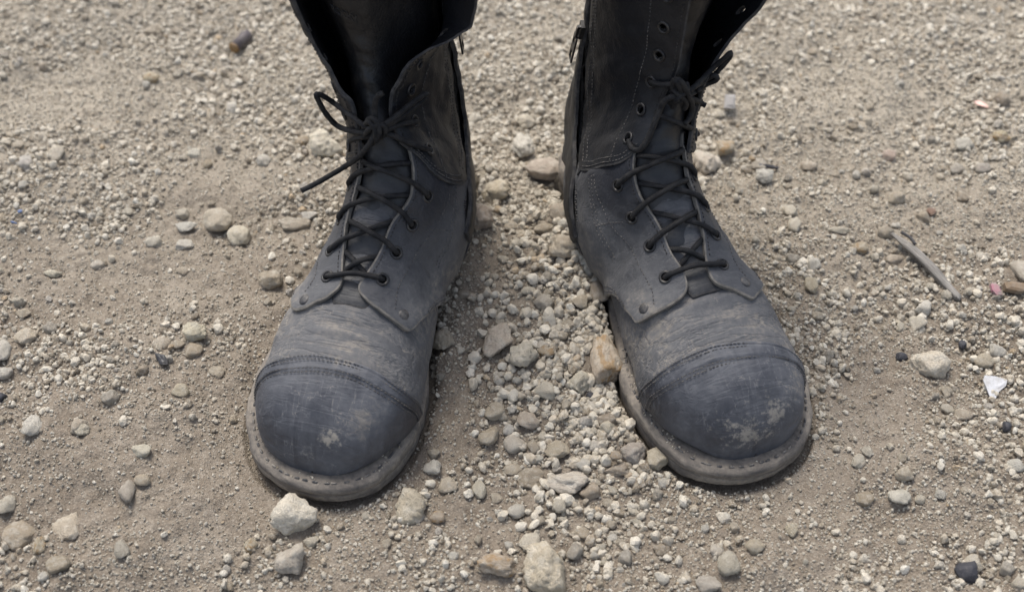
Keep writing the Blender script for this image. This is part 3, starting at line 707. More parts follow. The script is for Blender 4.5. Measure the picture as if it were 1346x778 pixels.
    tmod = lambda s_, p_: -.0016 * sstep(8.6, 9.4, s_) - .0095 * sstep(14.0, 18.5, s_) * (1 - .85 * sstep(50, 88, np.abs(p_))) + .0008 * np.exp(-((p_ + 2) / 30) ** 2) * fbm(np.stack([s_ * 1.9, p_ * .015, s_ * 0], -1), 1.0, 3, .6, 5) * sstep(8.3, 9, s_)
    tongue = B.patch('tongue', tp, -.0012, .0013, [lt, M['edge_dark']], offmod=tmod, wob=.0005, seed=3)
    # --- toe cap
    cap = lambda p_: lin(sp['cap'], p_); sm2 = lambda p_: lin(sp['seam2'], p_)
    ph = np.linspace(-128, 128, 130); rr = np.r_[np.linspace(0, .9, 46), np.linspace(.905, .985, 14), .993, 1.0]
    S_ = cap(ph)[None] * rr[:, None]; Ph = np.broadcast_to(ph[None], S_.shape); c2 = sm2(ph)[None]
    off = .0013 + .0009 * sstep(0, .06, S_ - c2) - .0006 * np.exp(-((S_ - c2) / .05) ** 2) - .0005 * np.exp(-((S_ - cap(ph)[None] + .16) / .035) ** 2)
    off = off * (1 - .30 * (rr[:, None] > .9999))
    bp = last(S_, Ph); off = off + .0005 * fbm(bp, 40, 3, .5, 22 + sd) + .0013 * fbm(bp, 19, 2, .5, 52 + 3 * sd) * sstep(.3, 2.0, S_) - .0006 * sstep(.72, 1, vnoise(bp * 160, 7))
    off = np.maximum(off, .0006)
    top = B.P(S_, Ph, off); und = B.P(S_[-1], Ph[-1], np.full(len(ph), -.0002))
    W_ = np.vstack([top.reshape(-1, 3), und]); k = len(ph); nr = len(rr)
    F = [(i * k + j, i * k + j + 1, (i + 1) * k + j + 1, (i + 1) * k + j) for i in range(nr - 1) for j in range(k - 1)]; fm = [0] * len(F)
    F += [((nr - 1) * k + j, (nr - 1) * k + j + 1, nr * k + j + 1, nr * k + j) for j in range(k - 1)]; fm += [1] * (k - 1)
    tc = mesh_obj('toe_cap', W_, F, [lc, M['edge']], root, True, fm, recalc=True)
    for d_, nm in ((-.10, 'cap'), (-.26, 'cap'), (.02, 'seam'), (-.14, 'seam')):
        p_ = np.linspace(-100, 100, 34); f = cap if nm == 'cap' else sm2
        B.stitch('stitching', np.c_[f(p_) + d_, p_], .0022 if nm == 'cap' or d_ > 0 else .0015, M['thread'], tc, None, 2.5, 1.8, .00032)
    # --- quarters (lower leather either side of the laces) and shaft panels above them
    hole = lambda e: (e[0], e[1], 2.5)
    for side, sg in (('m', -1), ('l', 1)):
        low = sp['med_low' if sg < 0 else 'lat_low']; ey = sp['eyM' if sg < 0 else 'eyL']
        F1 = smooth_poly(low, 5)
        poly = np.vstack([F1, [(14.4, sg * 75), (15.2, sg * 120), (16.2, sg * 178)], [(15, sg * 178), (14.3, sg * 176), (13.7, sg * 160), (12.9, sg * 145), (12, sg * 131)]])
        q = B.patch('quarter', poly, .0002, .0034, [lq, M['edge']], holes=[hole(e) for e in ey[:4]], wob=.0007, seed=5 + sg, fold=.0009, key='q' + side,
                    offmod=lambda s_, p_, sm_=('seam_m' if sg < 0 else 'seam_l'): .0016 * np.exp(-seg_dist(mm(np.c_[s_, p_]), mm(F1), False) / 3.5) * sstep(7.6, 8.4, s_) - .0026 * sstep(-.05, .30, s_ - lin(sp[sm_], p_)))
        # stitch rows: along the lacing edge, along the front edge, two up the side
        i0 = int(np.argmin(np.abs(np.array(low)[:, 1])))
        lace_edge = np.array(low[i0 + 1:]) + np.array([0, sg * 3.6]); B.stitch('stitching', lace_edge, .0034, M['thread_dark'], q, None, 2.6, 1.7, key='q' + side)
        in2 = np.array([(e[0] + .05, e[1] + sg * 12.5 + sg * 2 * k_ ) for k_, e in enumerate(ey[:4])]); in2 = np.vstack([[(8.35, in2[0, 1] + sg * 2)], in2, [(13.6, in2[-1, 1] + sg * 2)]])
        B.stitch('stitching', in2, 0.0034, M['thread'], q, None, 2.6, 1.7, key='q' + side)
        fe = np.array(low[1:5]); B.stitch('stitching', fe + np.array([.22, sg * 1.5]), 0.0034, M['thread'], q, None, 2.6, 1.7, key='q' + side); B.stitch('stitching', fe + np.array([.40, sg * 2.5]), 0.0034, M['thread'], q, None, 2.6, 1.7, key='q' + side)
        if sg < 0:
            for dd in (0, 3.0): B.stitch('stitching', [(10.9, -66 - dd), (11.8, -64 - dd), (12.8, -61 - dd), (13.6, -60 - dd)], 0.0034, M['thread'], q, None, 2.6, 1.7, key='q' + side)
            B.stitch('stitching', [(11.5, -44), (11.75, -52), (11.95, -60), (12.1, -68)], 0.0034, M['thread'], q, None, 2.6, 1.7, key='q' + side)
        for e in ey[:4]:
            p_ = B.P(np.array(e[0]), np.array(e[1]), .0036 + float(B.rel['q' + side](np.array([e[0]]), np.array([e[1]]))[0])); nn = B.N(np.array(e[0]), np.array(e[1]))
            V_, F = torus(p_, nn, .0033, .00095); mesh_obj('eyelet', V_, F, M['metal'], root)
        rv = sp['riv'][0 if sg < 0 else 1]; p_ = B.P(np.array(rv[0]), np.array(rv[1]), .0034 + float(B.rel['q' + side](np.array([rv[0]]), np.array([rv[1]]))[0])); nn = B.N(np.array(rv[0]), np.array(rv[1]))
        V_, F = dome(p_, nn, .0036, .0009); mesh_obj('rivet', V_, F, M['rivet'], root)
        # shaft panel
        up = smooth_poly(sp['med_up' if sg < 0 else 'lat_up'], 5); seam = lambda p_: lin(sp['seam_m' if sg < 0 else 'seam_l'], p_)
        fl = side
        if sg < 0:
            zp = lambda s_: lin(sp['zip'], s_)
            sz = np.linspace(NS, 13.9, 24); back = np.c_[sz, zp(sz) + 1.0]
            pz = np.linspace(zp(13.9) + 1, up[0, 1] - 3, 16); bottom = np.c_[seam(pz), pz]
            poly = np.vstack([up, back, bottom[1:]])
        else:
            pb = np.linspace(178, up[0, 1] + 3, 24)
            poly = np.vstack([up, [(NS, 178)], np.c_[seam(pb), pb]])
        upper = B.patch('shaft_panel', poly, .0026, .0052, [lu, M['edge_dark']], fl=fl, holes=[hole(e) for e in ey[4:]], wob=.0007, seed=9 + sg, fold=.0010, key='u' + side)
        eu = np.array(up[::4]) + np.array([0, sg * 4.0]); B.stitch('stitching', eu[eu[:, 0] < 21], .0052, M['thread_dark'], upper, fl, 2.6, 1.7, key='u' + side)
        ein = np.array([(e[0], e[1] + sg * 10) for e in ey[4:]]); ein = np.vstack([[(seam(ein[0, 1]) + .15, ein[0, 1] + sg * 1)], ein]); B.stitch('stitching', ein, .0052, M['thread'], upper, fl, 2.6, 1.7, key='u' + side)
        pp = np.linspace(up[0, 1] + sg * 6, sg * (72 if sg < 0 else 110), 14)
        for d_ in (.14, .30): B.stitch('stitching', np.c_[seam(pp) + d_, pp], .0052, M['thread'], upper, fl, 2.6, 1.7, key='u' + side)
        if sg < 0:
            for dd in (7, 11): sz2 = np.linspace(14.2, 21, 12); B.stitch('stitching', np.c_[sz2, zp(sz2) + dd + 12 * sstep(15.5, 13.8, sz2) * 0], .0052, M['thread'], upper, fl, 2.6, 1.7, key='u' + side)
        for e in ey[4:]:
            p_ = B.P(np.array(e[0]), np.array(e[1]), .0054 + float(B.rel['u' + side](np.array([e[0]]), np.array([e[1]]))[0]), fl); nn = B.N(np.array(e[0]), np.array(e[1]), fl)
            V_, F = torus(p_, nn, .0033, .00095); mesh_obj('eyelet', V_, F, M['metal'], root)
    # --- zip on the inner side: guard strip, teeth, back panel, slider and pull tab
    sz = np.linspace(12.4, NS, 30); zz = zp(sz)
    guard = B.patch('zipper_guard', np.vstack([np.c_[sz, zz - 2.2], np.c_[sz, zz - 15 + 6 * sstep(17, 19, sz)][::-1]]), .0040, .0066, [lu, M['edge_dark']], wob=.0008, seed=21,
                    offmod=lambda s_, p_: .0022 * sstep(14, 15.5, s_) * sstep(19.5, 17, s_) * np.exp(-((p_ - zp(s_) + 3) / 6) ** 2))
    tz = np.linspace(12.5, NS - .1, 150)
    V_, F = join_geo([obox(B.P(np.array(t), np.array(float(zp(t)) - .6 + (.5 if i % 2 else -.5)), np.array(.0032)), np.array([1., 0, 0]), np.array([0, 1., 0]), np.array([0, 0, 1.]), .0005, .0005, .0004) for i, t in enumerate(tz)])
    mesh_obj('zipper_teeth', V_, F, M['zip_metal'], root, False)
    seam = lambda p_: lin(sp['seam_m'], p_)
    bs = np.linspace(13.4, NS, 20); pb = np.linspace(-178, float(zp(13.4)) - 6, 14)
    B.patch('back_panel', np.vstack([np.c_[bs, zp(bs) - 6], [(NS, -178)], np.c_[np.minimum(seam(pb), 16.4) - .4, pb][:-1]]), .0018, .0042, [lu, M['edge_dark']], wob=.0010, seed=25, fold=.0014)
    cb = np.linspace(-178, -100, 12); B.patch('heel_counter', np.vstack([np.c_[15.6 - 1.9 * sstep(-150, -100, cb), cb], np.c_[13.9 - 1.9 * sstep(-170, -105, cb), cb][::-1]]), .0015, .0036, [leather('heel_leather', .24, .06, .05, .12, creases=0), M['edge_dark']], wob=.0008, seed=27)
    s0, s1, pp_ = sp['pull']
    a = B.P(np.array(s0), np.array(pp_), np.array(.0105)); c_ = B.P(np.array(s1), np.array(pp_ - 2.0), np.array(.0115)); nn = unit(B.N(np.array(s0), np.array(pp_)))
    t_ = unit(c_ - a); bb = unit(np.cross(nn, t_)); nn = np.cross(t_, bb); L_ = .0215; parts = []
    for sgn in (-1, 1): parts.append(obox(a + t_ * L_ / 2 + bb * sgn * .0028, t_, bb, nn, L_ / 2, .0007, .0006))
    for f, hw in ((.0, .0008), (.47, .0034), (1.0, .0008)): parts.append(obox(a + t_ * L_ * f, t_, bb, nn, hw, .0034, .00055))
    V_, F = join_geo(parts); pull = mesh_obj('zipper_pull', V_, F, M['zip_metal'], root, False)
    V_, F = join_geo([obox(a - t_ * .006 - nn * .0025, t_, bb, nn, .0055, .0032, .0012), obox(a - t_ * .004, t_, bb, nn, .0048, .0010, .0009), obox(a - t_ * .0085 - nn * .001, t_, bb, nn, .0010, .0010, .0016), obox(a + t_ * .0005 - nn * .001, t_, bb, nn, .0010, .0010, .0016)])
    mesh_obj('zipper_slider', V_, F, M['zip_metal'], pull, False)
    # --- laces
    laces = []
    eM, eL = np.array(sp['eyM']), np.array(sp['eyL'])
    def edge_phi(s_, sg):
        T_ = np.array(sp['med_low' if sg < 0 else 'lat_low']); T_ = T_[np.argmin(np.abs(T_[:, 1])):]; o_ = np.argsort(T_[:, 0])
        U_ = np.array(sp['med_up' if sg < 0 else 'lat_up'])
        return crom(T_[o_, 0], T_[o_, 1], s_) if s_ < 13.7 else crom(U_[:, 0], U_[:, 1], s_)
    def run(e0, sg, s_end, lift, fl=None, hi=0.0):
        """lace from an eyelet over its own flap edge, across the tongue and under the other flap"""
        s0_, p0_ = e0; pe = float(edge_phi(s0_ + .15 * (s_end - s0_), sg)); po = float(edge_phi(s_end, -sg))
        q = []
        def add(s_, p_, o_): q.append(B.P(np.array(s_), np.array(float(p_)), np.array(o_), fl))
        add(s0_ - .02, p0_ + sg * 1.2, -.0008 + hi); add(s0_, p0_ - sg * .5, .0035 + hi); add(s0_ + .04, p0_ - sg * 3.5, .0052 + hi)
        sA = s0_ + .22 * (s_end - s0_); add(sA, pe + (p0_ - pe) * .15, .0052 + hi)
        add(s0_ + .42 * (s_end - s0_), pe - sg * abs(pe - po) * .30, .0042 + lift)
        add(s0_ + .66 * (s_end - s0_), pe - sg * abs(pe - po) * .62, .0030 + lift)
        add(s_end - .05, po + sg * 1.0, .0009 + lift * .3); add(s_end + .12, po - sg * 6, -.0010)
        return q
    # bottom bar
    m0, l0 = eM[0], eL[0]
    bar = [B.P(np.array(m0[0]), np.array(m0[1] - 1.5), np.array(-.0008)), B.P(np.array(m0[0]), np.array(m0[1] + .3), np.array(.0040)), B.P(np.array(m0[0] - .02), np.array(m0[1] + 5.), np.array(.0052)),
           B.P(np.array((m0[0] + l0[0]) / 2), np.array((m0[1] + l0[1]) / 2), np.array(.0064)), B.P(np.array(l0[0] - .02), np.array(l0[1] - 5.), np.array(.0052)), B.P(np.array(l0[0]), np.array(l0[1] - .3), np.array(.0040)), B.P(np.array(l0[0]), np.array(l0[1] + 1.5), np.array(-.0008))]
    laces.append(bar)
    # cross under the bar
    for sg in (-1, 1):
        e_ = float(edge_phi(9.05, sg)); f_ = float(edge_phi(9.75, -sg))
        laces.append([B.P(np.array(8.95), np.array(e_ + sg * 5), np.array(-.0002)), B.P(np.array(9.1), np.array(e_ - sg * 1), np.array(.0016)), B.P(np.array(9.42), np.array((e_ + f_) / 2), np.array(.0030 + (.0024 if sg > 0 else 0))), B.P(np.array(9.72), np.array(f_ + sg * 1), np.array(.0016)), B.P(np.array(9.85), np.array(f_ - sg * 5), np.array(-.0002))])
    for k in (1, 2, 3):
        laces.append(run(eM[k], -1, float(eL[k + 1][0]) - .25 if k < 3 else 13.3, .0030))
        laces.append(run(eL[k], 1, float(eM[k + 1][0]) - .25 if k < 3 else 13.45, .0004))
    laces += KNOT[b]
    V_, F = join_geo([tube(p_) for p_ in laces]); lo = mesh_obj('lace', V_, F, M['lace'], root)
    if b == 'L':
        # lettering pressed into the tongue
        cu = bpy.data.curves.new('letters', 'FONT'); cu.body = 'ROCKY'; cu.size = 1.0; cu.extrude = .02; cu.bevel_depth = .012; cu.fill_mode = 'FRONT'
        to = bpy.data.objects.new('letters', cu); tm = bpy.data.meshes.new_from_object(to); bpy.data.objects.remove(to)
        Q = np.array([v.co[:] for v in tm.vertices]); F = [tuple(p.vertices) for p in tm.polygons]
        wd = Q[:, 0].max() - Q[:, 0].min(); u_ = (Q[:, 0] - Q[:, 0].min()) / wd; v_ = Q[:, 1] / .75
        # left to right in the picture runs from lateral (+phi) to medial
        S_ = 19.06 - .22 * u_ + v_ * .36; Ph = 22 - 33 * u_
        W_ = B.P(S_, Ph, .0013 + tmod(S_, Ph) * 1.0 + .0001 + np.clip(Q[:, 2], 0, 1) * .018)
        mesh_obj('embossed_lettering', W_, F, simple('rubbed_leather', (.020, .021, .024), .42, 400, .2), tongue, False)
    return B
build_boot('L', 'dusty black leather boot with laces tied in a bow and tongue showing, toe pointing left')
build_boot('R', 'dusty black leather boot with tangled lace knot and side zip pull, toe pointing right')

STONES = [
 (-0.1279,0.3865,0.0126,0.0117,'c',3,'rough pitted pale cream stone touching the toe of the left-hand boot'),
 (-0.1253,0.3591,0.0092,0.0092,'g',3,'blocky greyish tan stone just below the pale stone at the toe'),
 (-0.1438,0.7176,0.0147,0.0112,'c',2,'large pale cream rock behind the loose lace end of the left-hand boot'),
 (-0.2135,0.6365,0.0105,0.0094,'t',1,'rounded tan stone upper left of the left-hand boot beside a paler one'),
 (-0.1950,0.6246,0.0082,0.0082,'c',1,'pale oval stone just right of the rounded tan stone'),
 (-0.1634,0.5738,0.0095,0.0074,'b',3,'angular brown stone against the outer side of the left-hand boot'),
 (-0.2069,0.5252,0.0086,0.0071,'c',2,'lone pale cream stone on bare soil left of the left-hand boot'),
 (-0.2267,0.4022,0.0050,0.0086,'g',3,'pointed upright grey stone on the bare soil at lower left'),
 (-0.2224,0.4290,0.0061,0.0051,'c',3,'small cream angular stone above the pointed grey stone'),
 (-0.2186,0.4091,0.0050,0.0041,'t',1,'flat tan pebble right of the pointed grey stone'),
 (-0.2085,0.4760,0.0058,0.0049,'t',1,'tan pebble near the black plastic shard'),
 (-0.2853,0.3765,0.0089,0.0084,'b',1,'smooth brownish grey stone half sunk near the lower left corner'),
 (-0.2577,0.3831,0.0089,0.0098,'t',3,'flat tan stone sunk in the soil right of the brownish grey one'),
 (-0.2567,0.3558,0.0070,0.0057,'b',3,'wedge-shaped brown stone near the bottom left edge'),
 (-0.2699,0.3673,0.0048,0.0048,'o',2,'small stone with an orange patch between two brown stones at lower left'),
 (-0.2217,0.3630,0.0044,0.0066,'g',1,'upright oval grey pebble near the bottom edge at left'),
 (-0.3298,0.5087,0.0065,0.0080,'w',1,'whitish stone cut by the left edge of the picture, upper of two'),
 (-0.3255,0.4929,0.0064,0.0044,'w',1,'flat whitish stone cut by the left edge, lower of two'),
 (-0.1507,0.3696,0.0040,0.0044,'y',1,'small pebble with a yellow patch left of the toe stones'),
 (0.0202,0.3539,0.0131,0.0144,'t',2,'largest tan rock at the bottom edge between the boots'),
 (-0.0082,0.3561,0.0109,0.0065,'o',2,'flat rock with an orange stain beside the largest tan rock'),
 (0.0328,0.4145,0.0124,0.0078,'c',2,'wide pale stone with a dark undercut in front of the gap between boots'),
 (0.0463,0.4076,0.0064,0.0073,'b',3,'brown stone leaning against the wide pale undercut stone'),
 (-0.0598,0.3976,0.0091,0.0113,'t',2,'half buried tan lump of caked soil right of the left toe'),
 (-0.0560,0.3914,0.0059,0.0050,'c',2,'pale stone poking from under the caked soil lump'),
 (-0.0439,0.3912,0.0049,0.0040,'o',1,'rounded orange-tan pebble right of the caked soil lump'),
 (-0.0196,0.4095,0.0041,0.0064,'c',1,'upright oval cream pebble in the foreground soil between the boots'),
 (0.0027,0.3952,0.0054,0.0054,'w',1,'single round whitish pebble in the middle of the foreground'),
 (-0.0105,0.4663,0.0077,0.0067,'t',1,'smooth tan stone on the soil beside the rubble between the boots'),
 (-0.0141,0.4486,0.0066,0.0071,'t',2,'tan stone half sunk below the smooth tan stone'),
 (-0.0024,0.4543,0.0038,0.0043,'w',1,'small white pebble between two tan stones in the rubble'),
 (-0.0439,0.5169,0.0080,0.0080,'t',2,'rounded tan stone beside the inner side of the left-hand boot'),
 (-0.0100,0.5152,0.0105,0.0126,'t',3,'large flat tan stone in the middle of the gap between the boots'),
 (0.0084,0.5004,0.0094,0.0089,'c',2,'crumbly cream stone right of the large flat tan stone'),
 (0.0222,0.5040,0.0055,0.0050,'o',2,'yellow-orange small stone touching the crumbly cream stone'),
 (0.0609,0.4989,0.0099,0.0163,'o',3,'tall rust-stained rock pressed against the inner side of the right-hand boot'),
 (0.0422,0.4837,0.0078,0.0078,'c',2,'rounded cream stone left of the tall rust-stained rock'),
 (0.0745,0.4361,0.0080,0.0089,'g',3,'grey stone beside the sole of the right-hand boot'),
 (0.0875,0.4292,0.0084,0.0070,'t',3,'tan stone wedged against the sole of the right-hand boot'),
 (0.0641,0.4244,0.0079,0.0046,'b',3,'flat brown stone under a small orange pebble'),
 (0.0631,0.4299,0.0037,0.0033,'o',1,'small bright orange pebble lying on a flat brown stone'),
 (0.0289,0.4370,0.0084,0.0052,'t',3,'flat tan stone among the rubble left of the grey sole stone'),
 (0.0100,0.4588,0.0072,0.0057,'t',2,'tan lump with a rough top at the edge of the rubble'),
 (0.0019,0.4438,0.0071,0.0057,'c',1,'pale rounded stone left of the small block-shaped one'),
 (0.0126,0.4408,0.0047,0.0056,'t',3,'block-shaped small tan stone in the rubble'),
 (0.0144,0.4317,0.0047,0.0033,'w',1,'flat white pebble below the block-shaped tan stone'),
 (0.0005,0.4257,0.0060,0.0042,'t',1,'flat beige pebble in a row in front of the rubble'),
 (0.0115,0.4177,0.0083,0.0065,'b',3,'angular brown stone sunk beside the wide pale stone'),
 (0.0579,0.4578,0.0067,0.0048,'b',3,'brown chip lying in the rubble near the right-hand boot'),
 (0.0587,0.4530,0.0057,0.0057,'c',2,'cream stone at the foot of the rubble by the right-hand boot'),
 (0.0515,0.4409,0.0042,0.0042,'w',1,'white pebble next to the small orange pebble'),
 (0.0237,0.6808,0.0120,0.0103,'t',3,'square tan rock in the gap behind the boots'),
 (-0.0117,0.6570,0.0107,0.0090,'t',2,'pale tan rock right of the left-hand ankle'),
 (-0.0228,0.6220,0.0087,0.0109,'b',2,'brown rock against the inner heel of the left-hand boot'),
 (0.0101,0.7490,0.0078,0.0078,'c',1,'round cream stone far back between the two shafts'),
 (0.0098,0.7100,0.0087,0.0099,'w',2,'lumpy whitish stone behind the square tan rock'),
 (-0.0287,0.7553,0.0066,0.0066,'c',1,'cream stone beside the shaft of the left-hand boot'),
 (0.0354,0.5891,0.0091,0.0085,'t',2,'tan stone by the heel of the right-hand boot'),
 (0.0326,0.6244,0.0071,0.0077,'t',3,'wedge of tan stone close under the right-hand heel'),
 (0.0226,0.6138,0.0071,0.0054,'b',3,'brown flat chip left of the heel wedge stone'),
 (-0.0165,0.5140,0.0045,0.0045,'t',3,'small tan stone leaning on the large flat tan stone'),
 (-0.0314,0.5549,0.0067,0.0041,'t',3,'flat tan chip in the inner gap near the left-hand boot'),
 (0.0114,0.5570,0.0052,0.0041,'c',1,'cream pebble on the slope between the boots'),
 (0.0454,0.5432,0.0056,0.0056,'t',2,'tan stone at the arch of the right-hand boot'),
 (0.0576,0.5529,0.0067,0.0093,'b',3,'brown wedge stone jammed under the arch of the right-hand boot'),
 (0.2702,0.5005,0.0119,0.0099,'c',2,'large pale crumbling lump sunk in the gravel at right'),
 (0.2726,0.5412,0.0056,0.0061,'c',3,'cream pointed stone below the dry twig'),
 (0.3072,0.5055,0.0065,0.0055,'t',1,'tan rounded stone above the white paper scrap'),
 (0.3512,0.5798,0.0074,0.0127,'g',1,'big grey stone cut by the right edge of the picture'),
 (0.2299,0.4016,0.0068,0.0055,'w',2,'bright white lumpy stone at lower right'),
 (0.2348,0.4154,0.0055,0.0051,'t',1,'tan stone resting above the bright white one'),
 (0.2095,0.4026,0.0055,0.0050,'b',1,'brownish stone left of the bright white one'),
 (0.2816,0.4612,0.0057,0.0043,'t',1,'smooth oval stone right of the soil strip by the right-hand boot'),
 (0.2165,0.4332,0.0037,0.0037,'c',2,'small cream stone at the edge of the soil strip'),
 (0.3021,0.4203,0.0055,0.0046,'w',1,'white oval stone near the right edge'),
 (0.1222,0.3570,0.0065,0.0078,'g',1,'egg-shaped grey stone at the bottom edge'),
 (0.1110,0.3451,0.0073,0.0060,'g',2,'flat grey-brown stone half out of the bottom edge'),
 (0.1394,0.3681,0.0057,0.0048,'t',1,'rounded beige stone above the egg-shaped grey one'),
 (0.1174,0.3670,0.0044,0.0048,'c',1,'cream stone left of the rounded beige one'),
 (0.1629,0.3803,0.0036,0.0049,'t',1,'upright small tan pebble in the lower right gravel'),
 (0.2051,0.5705,0.0047,0.0073,'t',2,'upright tan stone behind the right-hand toe cap'),
 (0.1477,0.7024,0.0099,0.0099,'c',2,'pale rock against the outer ankle of the right-hand boot'),
 (0.1630,0.7181,0.0070,0.0094,'o',3,'orange-stained stone behind the pale ankle rock'),
 (0.3737,0.7230,0.0076,0.0065,'y',2,'dull yellow stone in the gravel at upper right'),
 (0.3461,0.7198,0.0070,0.0059,'w',1,'white rounded stone left of the dull yellow one'),
 (0.2869,0.7120,0.0070,0.0058,'p',3,'pinkish angular stone in the gravel at upper right'),
 (0.2242,0.7002,0.0064,0.0058,'t',2,'beige lump in the fine gravel right of the right-hand shaft'),
 (0.1867,0.6832,0.0080,0.0069,'w',2,'crumbly white clod behind the thin black sliver'),
 (0.3522,0.6899,0.0052,0.0052,'g',1,'light grey oval pebble below the white rounded stone'),
 (0.2462,0.6092,0.0059,0.0054,'o',1,'round stone with a rusty orange centre left of the twig'),
 (0.2334,0.6264,0.0077,0.0033,'c',1,'long cream pebble above the round rusty-centred stone'),
 (0.2692,0.5994,0.0075,0.0043,'t',3,'tan stone touching the upper end of the twig'),
 (-0.2332,0.6128,0.0076,0.0054,'w',3,'angular white stone left of the pale oval one'),
 (-0.2542,0.6144,0.0060,0.0054,'c',2,'cream stone left of the angular white one'),
 (-0.2345,0.6300,0.0082,0.0044,'w',3,'flat white chip above the angular white stone'),
 (-0.1572,0.6372,0.0105,0.0050,'t',3,'ledge-shaped tan stone near the outer ankle of the left-hand boot'),
 (-0.1467,0.6441,0.0067,0.0044,'w',3,'pale chip behind the ledge-shaped stone'),
 (-0.1880,0.7045,0.0064,0.0064,'w',2,'white stone left of the large pale cream rock'),
 (-0.1627,0.7298,0.0053,0.0059,'o',1,'orange-tan pebble touching the large pale cream rock'),
 (-0.3428,0.7032,0.0058,0.0081,'c',1,'upright cream stone in the gravel at upper left'),
 (-0.3644,0.6929,0.0057,0.0075,'w',2,'whitish stone in the gravel at far upper left'),
 (-0.2425,0.7127,0.0058,0.0047,'w',2,'white stone in the dirt patch at upper left'),
 (-0.2304,0.7017,0.0040,0.0046,'o',1,'small orange-faced pebble at upper left'),
 (-0.2935,0.8044,0.0062,0.0056,'y',1,'yellowish cream stone in the blurred gravel at upper left'),
 (-0.2293,0.5891,0.0048,0.0037,'t',1,'tan pebble on bare soil below the white stones'),
 (-0.2889,0.5927,0.0048,0.0037,'c',1,'small cream stone on the left bare soil'),
 (-0.3176,0.5832,0.0064,0.0037,'c',2,'cream lump on the left bare soil near the edge'),
 (-0.2287,0.5166,0.0060,0.0055,'t',1,'dull tan stone sunk in the soil above the black plastic shard'),
 (-0.2652,0.4470,0.0047,0.0057,'t',1,'tan upright pebble at the edge of the left gravel patch'),
 (-0.2619,0.4430,0.0047,0.0047,'c',2,'cream pebble beside the tan upright one'),
]
# ------------------------------------------------------------------ stones
def ico(sub):
    bm = bmesh.new(); bmesh.ops.create_icosphere(bm, subdivisions=sub, radius=1.0)
    V_ = np.array([v.co[:] for v in bm.verts]); F = [tuple(v.index for v in f.verts) for f in bm.faces]; bm.free(); return unit(V_), F
ICO = {k: ico(k) for k in (1, 2, 3, 4)}
def stone_mesh(name, kind, seed, sub, mat):
    """kind 1 worn round, 2 lumpy and crumbling, 3 broken with flat faces"""
    r_ = np.random.default_rng(seed); D, F = ICO[sub]; off = r_.uniform(-50, 50, 3)
    rad = np.ones(len(D))
    npl = {1: 9, 2: 12, 3: 13}[kind]; N_ = unit(r_.normal(size=(npl, 3))); d_ = r_.uniform(*{1: (.74, 1.0), 2: (.64, 1.0), 3: (.54, .95)}[kind], npl)
    sharp = {1: 14.0, 2: 24.0, 3: 40.0}[kind]
    acc = np.ones(len(D)) * np.exp(-sharp * 1.08)
    for n_, dd in zip(N_, d_):
        c = D @ n_; k = np.where(c > .12, dd / np.maximum(c, .12), 9.0); acc = acc + np.exp(-sharp * k)
    rad = -np.log(acc) / sharp
    a1, a2 = {1: (.09, .050), 2: (.16, .10), 3: (.08, .065)}[kind]
    rad = rad * (1 + a1 * fbm(D + off, 1.5, 2, .5, seed) + a2 * fbm(D + off, 4.0, 3, .6, seed + 3))
    if sub >= 3: rad = rad * (1 + .040 * fbm(D + off, 11.0, 3, .7, seed + 5))
    if sub >= 3: rad = rad - .030 * sstep(.15, .7, fbm(D + off, 9.0, 2, .6, seed + 9)) * (1.3 if kind == 2 else .7)
    P_ = D * rad[:, None]; P_ = P_ / np.abs(P_).max(0)
    me = bpy.data.meshes.new(name); me.from_pydata(P_.tolist(), [], F); me.materials.append(mat)
    me.polygons.foreach_set('use_smooth', np.ones(len(F), bool)); me.update()
    if sub <= 2: me.polygons.foreach_set('use_smooth', np.zeros(len(F), bool))
    return me
TINT = {'c': (.760, .680, .540), 't': (.610, .520, .395), 'g': (.510, .455, .375), 'b': (.440, .360, .268), 'w': (.790, .740, .640), 'o': (.560, .460, .330), 'y': (.620, .530, .360), 'p': (.560, .425, .340)}
placed = []
def put_stone(me, x, y, rx, ry, rz, rot, tint, sink=.30, name='stone', tilt=(0, 0), z=None, stain=0.0):
    o = link(bpy.data.objects.new(name, me)); g = h_at(x, y) if z is None else z
    o.location = (x, y, g + rz * (1 - 2 * sink)); o.scale = (rx, ry, rz); o.rotation_euler = (tilt[0], tilt[1], rot); o.color = (*tint, stain)
    placed.append((x, y, max(rx, ry))); return o
for i, (x, y, r, rr, c, kind, lab) in enumerate(STONES):
    me = stone_mesh('stone', kind, 100 + i * 7, 4 if r > .0075 else 3, M['stone'])
    t = np.array(TINT[c]) * random.uniform(.90, 1.06) * np.array([1, random.uniform(.98, 1.02), random.uniform(.95, 1.05)])
    ry = rr * 1.08; rz = (.95 if r > .009 else .80) * min(rr, r * 1.15)
    buried = ('sunk' in lab) or ('buried' in lab) or ('caked' in lab)
    z = None
    if 'lying on a flat brown stone' in lab: z = h_at(x, y) + .008
    o = put_stone(me, x, y, r * (1.12 if r > .008 else 1.05), ry * (1.08 if r > .008 else 1), rz, random.uniform(-.2, .2), t, .46 if buried else (.20 if r > .008 else .30), tilt=(random.uniform(-.15, .15), random.uniform(-.15, .15)), z=z, stain=1.0 if c in 'oy' else 0.0)
    tag(o, lab, 'stone')
